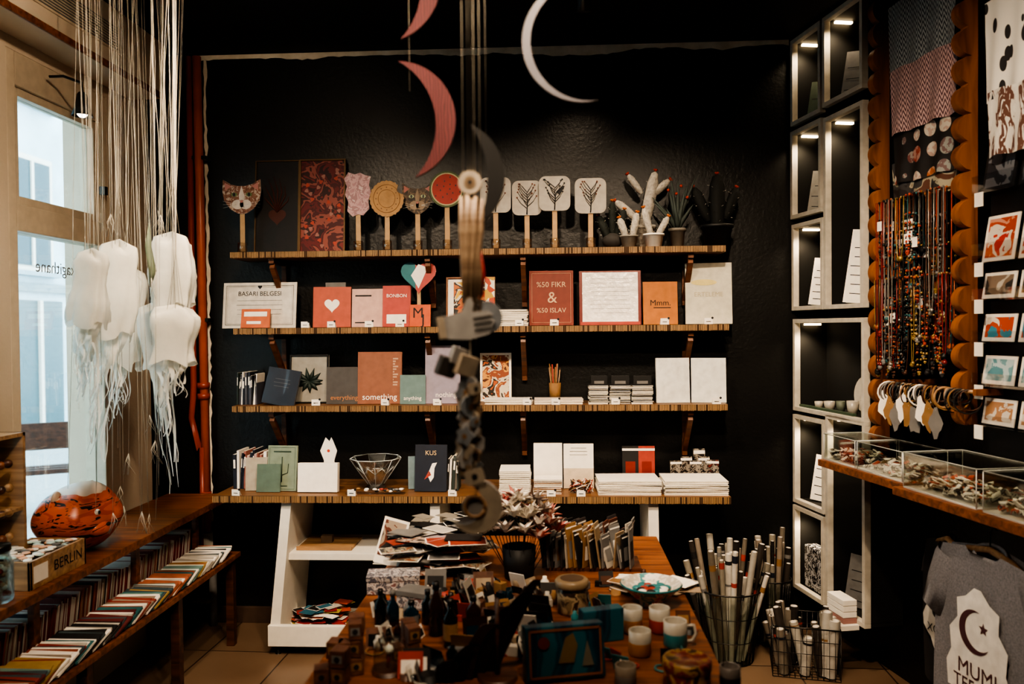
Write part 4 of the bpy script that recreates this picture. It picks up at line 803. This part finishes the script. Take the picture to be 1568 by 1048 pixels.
# ------------------------------------------------------------ poster bins
def roll(mb,b,t,r,mat,inner=None):
    mb.tube([b,t],r,mat,12,False); mb.tube([Vector(b).lerp(Vector(t),.001),t],r*.75,inner or PAPER,10,False)
    d=Vector(t)-Vector(b)
    for _ in range(2):
        if R.random()<.6: m_=Vector(b).lerp(Vector(t),R.uniform(.5,.92)); mb.tube([m_,m_+d*R.uniform(.02,.07)],r*1.03,R.choice([INK,KRAFT,GREY,CORAL,NAVY,CHAR]),12,False)
RLC=[pm('#a8a39a',.35,coat=.3),pm('#8a8478',.35),pm('#c4beb4',.3),pm('#6d655a',.4),pm('#2a2624',.35,coat=.3),pm('#857a6e',.4),pm('#3a3430',.4)]
def pbasket(x,y,r0,r1,H,n,k0,k1,h0,h1):
    mb=MB('poster_basket',T(x,y,0))
    for z,rr_ in ((.005,r0),(H*.33,r0+(r1-r0)*.33),(H*.66,r0+(r1-r0)*.66),(H,r1)): mb.tube([(rr_*math.cos(i*.2618),rr_*math.sin(i*.2618),z) for i in range(25)],.004 if z==H else .002,METAL,6)
    for i in range(32): a=i*.19635; mb.tube([(r0*math.cos(a),r0*math.sin(a),.003),(r1*math.cos(a),r1*math.sin(a),H)],.0014,METAL,4)
    mb.lathe([(.0001,.003),(r0,.003),(r1*.98,H)],clear('#dfe6df',.1),28)
    for i in range(n):
        a=i*2.4; r=r0*.83*math.sqrt(i/n); k=k1 if i>n*.35 else k0; roll(mb,(r*.8*math.cos(a),r*.8*math.sin(a),.01),(r*k*math.cos(a),r*k*.8*math.sin(a),R.uniform(h0,h1)),R.uniform(.009,.018),R.choice(RLC))
    mb.done()
P=Wz(1112,1008,0); pbasket(P.x+.01,P.y+.0,.12,.165,.36,44,1.5,2.2,.40,.60)
pbasket(1.12,4.19,.075,.10,.34,20,1.3,1.75,.42,.62)
P=Wz(1245,1024,0); mb=MB('wire_basket',T(P.x-.045,P.y-.01,0)@RZ(-12)); wq,dq,hq=.15,.12,.24
for z in (.004,.06,.12,.18,hq): mb.tube([(-wq,-dq,z),(wq,-dq,z),(wq,dq,z),(-wq,dq,z),(-wq,-dq,z)],.0035 if z==hq else .0018,METAL,5)
for i in range(13):
    x=-wq+2*wq*i/12; mb.tube([(x,-dq,hq),(x,-dq,.004),(x,dq,.004),(x,dq,hq)],.0016,METAL,4)
for i in range(9):
    y=-dq+2*dq*i/8; mb.tube([(-wq,y,hq),(-wq,y,.004),(wq,y,.004),(wq,y,hq)],.0016,METAL,4)
for i in range(30):
    x=R.uniform(-.13,.12); y=R.uniform(-.09,.09); roll(mb,(x*.9,y,.01),(x*1.1+R.uniform(-.05,.02),y*1.1,R.uniform(.16,.32)),R.uniform(.014,.026),R.choice(RLC+[RLC[2],RLC[0]]))
mb.done()
# ------------------------------------------------------------ niche cabinet on right wall
mb=MB('illuminated_niche_cabinet',RF); cells=[]
def cell(u0,u1,va,vb,ref=0):
    s0,za=RW(u0,va); _,zb_=RW(u0,vb); s1,_=RW(u1,(va+vb)/2); cells.append((s0,s1,zb_,za))
cell(1215,1261,60,195); cell(1264,1326,28,166); cell(1215,1262,203,337); cell(1266,1327,182,474); cell(1217,1265,345,476)
cell(1219,1329,489,628); cell(1219,1267,634,768); cell(1269,1330,634,925); cell(1219,1266,772,898)
DI=pm('#131210',.7,name='niche_interior'); LED=pm('#ffdfae',.5,em=10,name='led_strip'); NW=pm('#bfb8ab',.55,name='niche_frame_paint')
fw=.022
for (a,b,z0,z1) in cells:
    z1=min(z1,ZC-.02)
    for q in ((a,b,z0,z0+fw),(a,b,z1-fw,z1),(a,a+fw,z0+fw,z1-fw),(b-fw,b,z0+fw,z1-fw)): mb.box(q[0],q[1],-.02,.012,q[2],q[3],NW,.002)
    i_=.004
    for q in ((a+i_,b-i_,z0+i_,z0+fw-.002),(a+i_,b-i_,z1-fw+.002,z1-i_),(a+i_,a+fw-.002,z0+fw,z1-fw),(b-fw+.002,b-i_,z0+fw,z1-fw)): mb.box(q[0],q[1],.012,.165,q[2],q[3],DI)
    mb.box(a+i_,b-i_,.165,.175,z0+i_,z1-i_,DI)
    mb.box(a+fw+.005,a+fw+.022,.03,.12,z1-fw-.012,z1-fw-.002,LED)
mb.done()
for (a,b,z0,z1) in cells:
    l=bpy.data.lights.new('niche_light','SPOT'); l.energy=5; l.spot_size=rad(130); l.spot_blend=.8; l.color=(1,.78,.52); l.shadow_soft_size=.02
    o=bpy.data.objects.new('niche_light',l); bpy.context.collection.objects.link(o); z1=min(z1,ZC-.02)
    o.location=RF@Vector((a+.09,.02,z1-fw-.02)); o.rotation_euler=(0,0,0)
def niche(ci,name,fn):
    a,b,z0,z1=cells[ci]; mb=MB(name,RF@T((a+b)/2,0,z0+fw+.0008)); fn(mb,(b-a)/2-fw,min(z1,ZC)-z0-2*fw); mb.done()
def leafp(w,h,rows,c=PAPER,dark=INK,dx=-.035):
    def f(mb,a,H):
        mb.push(T(dx,.06,.004)@RZ(42)@RX(-7)@RY(6)); mb.box(-w,w,0,.003,0,h,c); mb.box(-w*.8,w*.8,.003,.03,0,.003,c)
        for i in range(rows): z=h*(.12+.75*i/max(1,rows)); L=R.uniform(.5,.8)*w; mb.rect(-L,L,z,z+.004,dark)
        mb.pop()
    return f
niche(0,'niche_card',leafp(.045,.19,2,pm('#4d5a4a',.6))); niche(1,'niche_card',leafp(.055,.22,3,GREY)); niche(2,'niche_card',leafp(.045,.22,3,pm('#8a8680',.6))); niche(3,'quote_card',leafp(.06,.36,6,dx=-.02)); niche(4,'quote_card',leafp(.048,.25,5))
niche(6,'niche_card',leafp(.045,.24,4)); niche(7,'niche_card',leafp(.055,.25,4,GREY))
def pots(mb,a,H):
    for k in range(5):
        x=-a+.12+k*(2*a-.2)/4; r=.022+.006*(k%2); h=.035+.01*k; mb.lathe([(.0001,0),(r*.8,0),(r,h),(r*.9,h),(r*.75,.005),(.0001,.005)],WG if k!=2 else pm('#5d6458',.5),18,x,.05,0)
    mb.push(T(a-.16,.1,0)@RZ(40)@RX(-8)); mb.prism([(.055*math.cos(i*.25),.1+.09*math.sin(i*.25)) for i in range(25)],0,.004,WG); mb.pop()
    mb.box(-a+.01,a-.1,.0,.02,0,.012,pm('#3f5040',.5))
niche(5,'ceramic_pots',pots)
def pouch(mb,a,H):
    mb.box(-a*.8,a*.8,.02,.09,0,H*.55,pat('noise',['#5a5a5c','#a9a9ab','#2a2a2c','#807c78'],30,.25),.01)
niche(8,'silver_pouch',pouch)
a,b,z0,z1=cells[7]; mb=MB('small_box_stack',RF@T(b-.13,-.02,z0)); 
for k in range(4): mb.box(-.07,.07,-.07,.0-.001,.005+.028*k,.03+.028*k,R.choice([PAPER,pm('#98706a',.6),PAPER]),.002)
mb.box(-.09,.09,-.1,-.001,-.02,.004,WHITE,.002); mb.done()
# ------------------------------------------------------------ right wall: scalloped slats, textiles, jewellery
SL=wood('#5a341e','#9c6238',(20,20,3),name='slat_wood')
def slat(u,v0,v1,dep,off,body):
    s0,_=RW(u,300,off); zt=min(ZC-.01,RW(u,v0,off)[1]); zb_=RW(u,v1,off)[1]; mb=MB('scalloped_wood_slat',RF@T(s0,0,0)@RZ(90))
    n=int((zt-zb_)/.006); pl=[(body,zb_),(body,zt)]
    edge=[(-off-dep*abs(math.sin(math.pi*(zt-z)/.105))**.45,z) for z in [zt-(zt-zb_)*i/n for i in range(n+1)]]
    pl+= edge; mb.prism([(x,z) for x,z in pl],-.02,.02,SL); mb.box(body,.178,-.008,.008,zb_,zt,BLACK); mb.done()
slat(1347,0,690,.045,.0,.035); slat(1484,0,650,.06,.04,-.02); 
mb=MB('textile_display',RF); 
def cloth(u0,u1,v0,v1,off,mat,fold=.006):
    a,_=RW(u0,(v0+v1)/2,off); b,_=RW(u1,(v0+v1)/2,off); zt=min(ZC-.01,RW((u0+u1)/2,v0,off)[1]); zb_=RW((u0+u1)/2,v1,off)[1]; n=24; m_=10; vs=[]
    for j in range(m_+1):
        for i in range(n+1): vs.append((a+(b-a)*i/n,-off+fold*math.sin(i*.9+j*.2)*(.4+j/m_),zt+(zb_-zt)*j/m_+.004*math.sin(i*.5)))
    mb.add(vs,[(j*(n+1)+i,j*(n+1)+i+1,(j+1)*(n+1)+i+1,(j+1)*(n+1)+i) for j in range(m_) for i in range(n)],mat,True)
cloth(1360,1464,-20,100,.02,pat('zig',['#9a9fa0','#3c4248'],13,.9)); cloth(1363,1466,85,190,.045,pat('zig',['#bfa19e','#5a4046'],13,.9))
cloth(1368,1470,178,270,.03,pat('rings',['#8a3a2c','#b9b0a4','#a96a34','#4a4444','#c0b8ac','#5a6a6c'],13,.6)); cloth(1366,1470,235,300,.02,pat('noise',['#2a2424','#3c3a3a','#99927f','#5a3a2c'],12,.6))
cloth(1508,1640,-30,135,.06,pat('dots',['#2c2a2c','#d9d5cc'],24,.9,(1,1,.5))); cloth(1512,1640,118,225,.07,pat('noise',['#d9d5cc','#d0cbc2','#6a4a40','#d9d5cc'],14,.9,(2,2,.7)))
mb.box(RW(1356,0)[0],RW(1640,0)[0],-.0,.02,ZC-.03,ZC-.012,SL)
mb.done()
# necklaces
mb=MB('necklace_display',RF); NC=[pm('#9c3c26',.3),pm('#a8562a',.3),INK,pm('#742422',.3),pm('#2a585c',.3),GREY,pm('#a08450',.3,.5),INK,CHAR,pm('#a09a90',.3,.6),DKW,BLACK,pm('#8c4a2c',.4),BLACK]
sa,_=RW(1358,400,.03); sb,_=RW(1476,400,.03); zt=RW(1415,298,.03)[1]
mb.tube([(sa,-.035,zt),(sb,-.035,zt)],.006,SL,8); mb.tube([(sa,-.035,zt-.33),(sb,-.035,zt-.33)],.005,SL,8)
for s_ in (sa,sb): mb.box(s_-.006,s_+.006,-.045,.178,zt-.02,zt+.015,SL,.002)
for i in range(190):
    s0=R.uniform(sa+.01,sb-.01); w=R.uniform(.008,.026); L=R.uniform(.22,.72); c=R.choice(NC); low=i>=110; z=zt-(0 if not low else .33); L=L if not low else R.uniform(.18,.42); dy=-.045-R.random()*.05; n=22
    pts=[(s0+w*math.cos(math.pi*k/n),dy,z-L*abs(math.sin(math.pi*k/n))**.6) for k in range(n+1)]
    if i%2: mb.tube(pts,.0022,c,4)
    for k,pq in enumerate(pts):
        if i%2==0 or (k in (9,10,11,12,13)) : mb.ball(*pq,R.uniform(.0035,.0065) if i%2==0 else R.uniform(.005,.012),c if R.random()<.8 else R.choice(NC),n=6)
    if i%11==0: mb.box(s0-.016,s0+.016,dy-.008,dy-.007,z-L*.5,z-L*.5+.04,PAPER)
mb.done()
mb=MB('bracelet_rod',RF); z=RW(1410,592,.1)[1]; a=RW(1350,590,.12)[0]; b=RW(1488,600,.12)[0]
mb.tube([(a,-.1,z),(b,-.1,z)],.007,LTW,8); mb.box(a-.008,a+.008,-.11,.178,z-.012,z+.012,SL,.002); mb.box(b-.008,b+.008,-.11,.178,z-.012,z+.012,SL,.002)
for i in range(40):
    s_=a+.02+(b-a-.04)*i/40; r=R.uniform(.026,.045); tl=R.uniform(-.03,.03); mb.tube([(s_+tl*math.sin(k*.4189),-.1+r*math.sin(k*.4189)*.9,z-r+.006+r*math.cos(k*.4189)) for k in range(16)],R.uniform(.002,.005),R.choice([LTW,DKW,PAPER,GREY,INK,KRAFT,DKW,INK]),6,False)
for i in range(9):
    s_=a+.03+i*.04; mb.push(T(s_,-.13,z-.12-.02*(i%3))@RZ(40)); mb.prism([(.022*q_[0],.055*q_[1]+.03) for q_ in blob(1,14,.2,4,i)],0,.003,(PAPER,KRAFT,GREY)[i%3]); mb.pop(); mb.tube([(s_,-.13,z-.08),(s_,-.104,z)],.001,STR,4)
mb.done()
# acrylic pockets with cards at far right
mb=MB('acrylic_card_pockets',RF); off=.06
sx,_=RW(1494,400,off); sy=sx+.34
mb.box(sx-.0,sy,.0,.012,1.15,ZC-.3,pm('#0f0f10',.5))
for (v0,v1,cols) in ((222,290,['#2a2d33','#6d7076','#3a4048']),(325,400,['#c9907c','#b04a2a','#d0c6b8','#b93a2c']),(415,458,['#3a3634','#7a6a5c','#b0a89c']),(480,525,['#d0c6b8','#b04a2a','#3d7f92']),(545,592,['#6f98a0','#a9bcc0','#5a8a94']),(612,655,['#c9c2b6','#a98060','#d0c6b8'])):
    zt=RW(1530,v0,off)[1]; zb_=RW(1530,v1,off)[1]
    for k in range(2):
        a=sx+.01+k*.17; mb.push(T(a,-.045,zb_)@RX(-10)); mb.box(0,.15,.0,.004,.004,zt-zb_,PAPER if v0!=222 else CHAR,.0005); mb.rect(.012,.138,.018,(zt-zb_)-.012,pat('noise',cols,12,.4),-.001); mb.pop()
    mb.box(sx,sy,-.075,.0,zb_-.004,zb_,clear()); mb.box(sx,sy,-.077,-.074,zb_-.004,zb_+(zt-zb_)*.4,clear('#ffffff',.15))
    mb.box(sx+.02,sx+.06,-.082,-.078,zb_-.05,zb_+.0,PAPER)
mb.done()
# jewellery shelves with acrylic cases
ZJ=1.05
def jshelf(name,s0,s1,dep,z):
    mb=MB(name,RF); mb.box(s0,s1,-dep,.178,z-.03,z,ORW,.004); mb.done()
C1=RFi@Wz(1252,703,ZJ); C2=RFi@Wz(1366,745,ZJ)
jshelf('jewellery_shelf',C1.x,C2.x-.03,-C1.y,ZJ); jshelf('jewellery_shelf',C2.x,C2.x+1.0,-C2.y,ZJ)
def case(s0,s1,y0,y1,z,h,seed):
    mb=MB('acrylic_jewellery_case',RF); ac=clear('#fafcfa',.03); t=.003; rr=random.Random(seed)
    mb.box(s0,s1,y0,y1,z+.0005,z+.006,pm('#cfcac0',.6)); mb.box(s0,s1,y0,y0+t,z+.006,z+h,ac); mb.box(s0,s1,y1-t,y1,z+.006,z+h,ac); mb.box(s0,s0+t,y0+t,y1-t,z+.006,z+h,ac); mb.box(s1-t,s1,y0+t,y1-t,z+.006,z+h,ac); mb.box(s0-.003,s1+.003,y0-.003,y1+.003,z+h,z+h+.004,ac)
    ed=pm('#cfd2cf',.2,name='acrylic_edge')
    for a_,b_ in ((s0,y0),(s1,y0),(s0,y1),(s1,y1)): mb.tube([(a_,b_,z+.004),(a_,b_,z+h)],.0018,ed,4)
    for zz in (z+.005,z+h+.002): mb.tube([(s0,y0,zz),(s1,y0,zz),(s1,y1,zz),(s0,y1,zz),(s0,y0,zz)],.0018,ed,4)
    mb.box((s0+s1)/2-.015,(s0+s1)/2+.015,y0+.05,y0+.08,z+h+.004,z+h+.02,ac)
    PC=[pm('#c9c2b6',.25,.2),pm('#d8d2c6',.4),pm('#8a6a3a',.25,.7),pm('#3a302a',.3,.2),PAPER,PAPER,pm('#a8442c',.4),INK,pm('#b8b0a4',.3,.3)]
    for i in range(330):
        x=rr.uniform(s0+.018,s1-.018); y=rr.uniform(y0+.018,y1-.018); q=rr.uniform(.007,.015)
        if i%3: mb.push(T(x,y,z+.012+q*.6+rr.random()*.03)@RX(rr.uniform(-60,60))@RZ(rr.uniform(0,90))); mb.box(-q,q,-q*.7,q*.7,-.002,.002,rr.choice(PC),.001); mb.pop()
        else: mb.tube([(x+q*math.cos(k*.8),y+q*math.sin(k*.8),z+.014+rr.random()*.02) for k in range(9)],.0022,rr.choice(PC),5)
    mb.done()
d1=-C1.y; case(C1.x+.02,C1.x+.26,-d1+.02,-.06,ZJ,.115,1); case(C1.x+.275,C2.x-.05,-d1+.02,-.06,ZJ,.115,2)
d2=-C2.y; case(C2.x+.03,C2.x+.40,-d2+.025,-.06,ZJ,.13,3); case(C2.x+.43,C2.x+.8,-d2+.025,-.06,ZJ,.13,4)
# ------------------------------------------------------------ shirts
def shirt(name,M,w,h,mat,prn):
    mb=MB(name,M); n=26; m_=30
    def half(t): return w*(.5 if t<.72 else .5-.08*(t-.72)/.28)
    for sd in (-1,1):
        vs=[]
        for j in range(m_+1):
            t=j/m_; hw=half(t)
            for i in range(n+1):
                x=-hw+2*hw*i/n; z=h*t
                if t>.9: z=h*(.9+(t-.9)*(1-.55*abs(x)/hw)); 
                if t>.93 and abs(x)<w*.14: z=min(z,h*(.955 if sd<0 else .985)-.0+0*x)
                vs.append((x,sd*(.018+.012*math.cos(3.14*x/hw/2))+.008*math.sin(x*34+t*3)*(1.1-t),z))
        mb.add(vs,[(j*(n+1)+i,j*(n+1)+i+1,(j+1)*(n+1)+i+1,(j+1)*(n+1)+i) for j in range(m_) for i in range(n)],mat,True)
    for k in (-1,1):
        mb.push(T(k*w*.40,0,h*.85)@RY(k*160)@SC(1,.5,1)); L=w*.42
        mb.lathe([(w*.13,-.03),(w*.14,0),(w*.135,L*.5),(w*.125,L),(w*.12,L),(w*.11,L*.5)],mat,18,wob=.08); mb.pop()
    mb.tube([(w*.14*math.cos(t*.3307),-.02*math.sin(t*.3307),h*(.965)-.025*math.sin(t*.3307)) for t in range(20)],.006,mat,6)
    mb.push(T(0,0,h*.97)); mb.tube([(0,0,0),(0,0,.07),(.015,0,.09),(.03,0,.08)],.003,METAL,6); mb.tube([(-w*.36,0,-.05),(-w*.2,0,-.01),(0,0,.01),(w*.2,0,-.01),(w*.36,0,-.05)],.012,LTW,6); mb.pop()
    prn(mb,w,h); mb.done()
def print1(mb,w,h):
    Y=-.046; W_=pm('#d9d6d0',.7,name='print_white'); c=pm('#4a2a30',.7,name='maroon_print')
    mb.push(T(.0,0,-h*.06))
    mb.flat([(a*w*.32,h*.56+b*w*.38) for a,b in [(-.9,-1),(.9,-1),(.95,-.55),(.8,-.3),(.85,.1),(.6,.35),(.62,.7),(.35,.8),(.1,1),(-.1,1),(-.35,.8),(-.62,.7),(-.6,.35),(-.85,.1),(-.8,-.3),(-.95,-.55)]],W_,Y)
    mb.push(T(-.01,0,h*.62)@RY(-200)); mb.flat(crescent(w*.15,w*.06,128),c,Y-.002 ) ; mb.pop()
    st=[]; 
    for i in range(10): r_=w*.045*(1 if i%2==0 else .42); st.append((w*.06+r_*math.sin(i*.628),h*.655+r_*math.cos(i*.628)))
    mb.flat(st,c,Y-.002)
    mb.text('MUMI',0,h*.41,w*.15,c,Y-.002); mb.text('TEFORE',0,h*.325,w*.13,c,Y-.002); mb.pop()
mbS=RF@T(C2.x+.375,-.23,.28)
shirt('grey_tshirt',mbS,.48,.64,pm('#747377',.9,var=.25,scale=160,name='grey_jersey'),print1)
def print2(mb,w,h):
    Y=-.046; W_=pm('#b9b5ae',.7); mb.flat([(a*w*.3,h*.45+b*h*.2) for a,b in blob(1,20,.18,4,1)],W_,Y); mb.disc(0,h*.5,w*.1,BLACK,Y-.002); mb.text('XOX',0,h*.38,w*.2,BLACK,Y-.002)
shirt('black_tshirt',RF@T(C2.x+.03,-.12,.30),.22,.56,pm('#131214',.9,name='black_jersey'),print2)
mb=MB('garment_rail',RF); mb.tube([(C2.x-.02,-.2,.995),(C2.x+.95,-.2,.995)],.008,METAL,8)
for s_ in (C2.x+.02,C2.x+.9): mb.tube([(s_,-.2,.99),(s_,-.2,1.02)],.006,METAL,6)
mb.done()
# ------------------------------------------------------------ lights
def spot(name,loc,tgt,e,size=70,col=(1,.78,.56),soft=.04,blend=.8,vis=True):
    l=bpy.data.lights.new(name+'_light','SPOT'); l.energy=e; l.spot_size=rad(size); l.spot_blend=blend; l.color=col; l.shadow_soft_size=soft
    o=bpy.data.objects.new(name+'_light',l); bpy.context.collection.objects.link(o); d=Vector(tgt)-Vector(loc); o.location=Vector(loc)+d.normalized()*.06; o.rotation_euler=d.to_track_quat('-Z','Y').to_euler()
    q=d.to_track_quat('-Z','Y').to_matrix().to_4x4(); mb=MB(name,T(*loc)@q)
    mb.lathe([(.0001,.08),(.03,.08),(.035,.06),(.04,-.02),(.037,-.02),(.032,.03),(.0001,.035)],BLACK,20); mb.lathe([(.0001,.028),(.03,.028)],pm('#fff0d8',.5,em=20),16); mb.M=T(*loc); mb.tube([(0,0,0.03),(0,0,ZC-loc[2]-.001)],.006,BLACK,6); mb.done()
spot('track_or_fill_spotlight',(-1.1,2.3,3.05),(-.95,4.2,.85),160,86,blend=1); spot('track_or_fill_spotlight',(-.2,2.2,3.05),(-.2,4.2,.8),160,86,blend=1); spot('track_or_fill_spotlight',(.55,2.3,3.05),(.75,4.2,.8),190,86,blend=1)
spot('track_or_fill_spotlight',(.15,3.72,3.13),(.12,4.3,1.2),34,110,blend=1)
spot('track_or_fill_spotlight',(.2,1.2,3.05),(-.05,2.7,.8),85,70); spot('track_or_fill_spotlight',(.3,1.2,3.05),(1.5,2.9,1.4),200,80); spot('track_or_fill_spotlight',(-.6,1.3,3.05),(-1.8,2.9,.9),145,80)
spot('track_or_fill_spotlight',(.0,1.0,3.05),(-.9,3.6,.2),110,50); spot('track_or_fill_spotlight',(-1.2,1.2,3.05),(1.5,2.6,.6),115,42)  # second one is an added fill, reaching the shirts under the shelf
spot('track_or_fill_spotlight',(-.9,2.0,3.05),(-2.1,3.3,2.5),60,110); spot('track_or_fill_spotlight',(-.5,.1,3.05),(-.1,1.55,1.35),50,40)  # both added fills: one brightens the upper window, one the hanging mobile
w=bpy.data.worlds.new('world'); bpy.context.scene.world=w; w.use_nodes=True; nt=w.node_tree; bg=nt.nodes['Background']
sk=nt.nodes.new('ShaderNodeTexSky'); sk.sky_type='HOSEK_WILKIE'; sk.sun_direction=(.3,-.4,.85); sk.turbidity=6
mx=nt.nodes.new('ShaderNodeMixRGB'); mx.inputs[0].default_value=.8; nt.links.new(sk.outputs[0],mx.inputs[1]); mx.inputs[2].default_value=(.82,.95,1,1); nt.links.new(mx.outputs[0],bg.inputs[0]); bg.inputs[1].default_value=9
sc=bpy.context.scene; sc.view_settings.view_transform='AgX'
try: sc.view_settings.look='AgX - High Contrast'
except Exception: pass
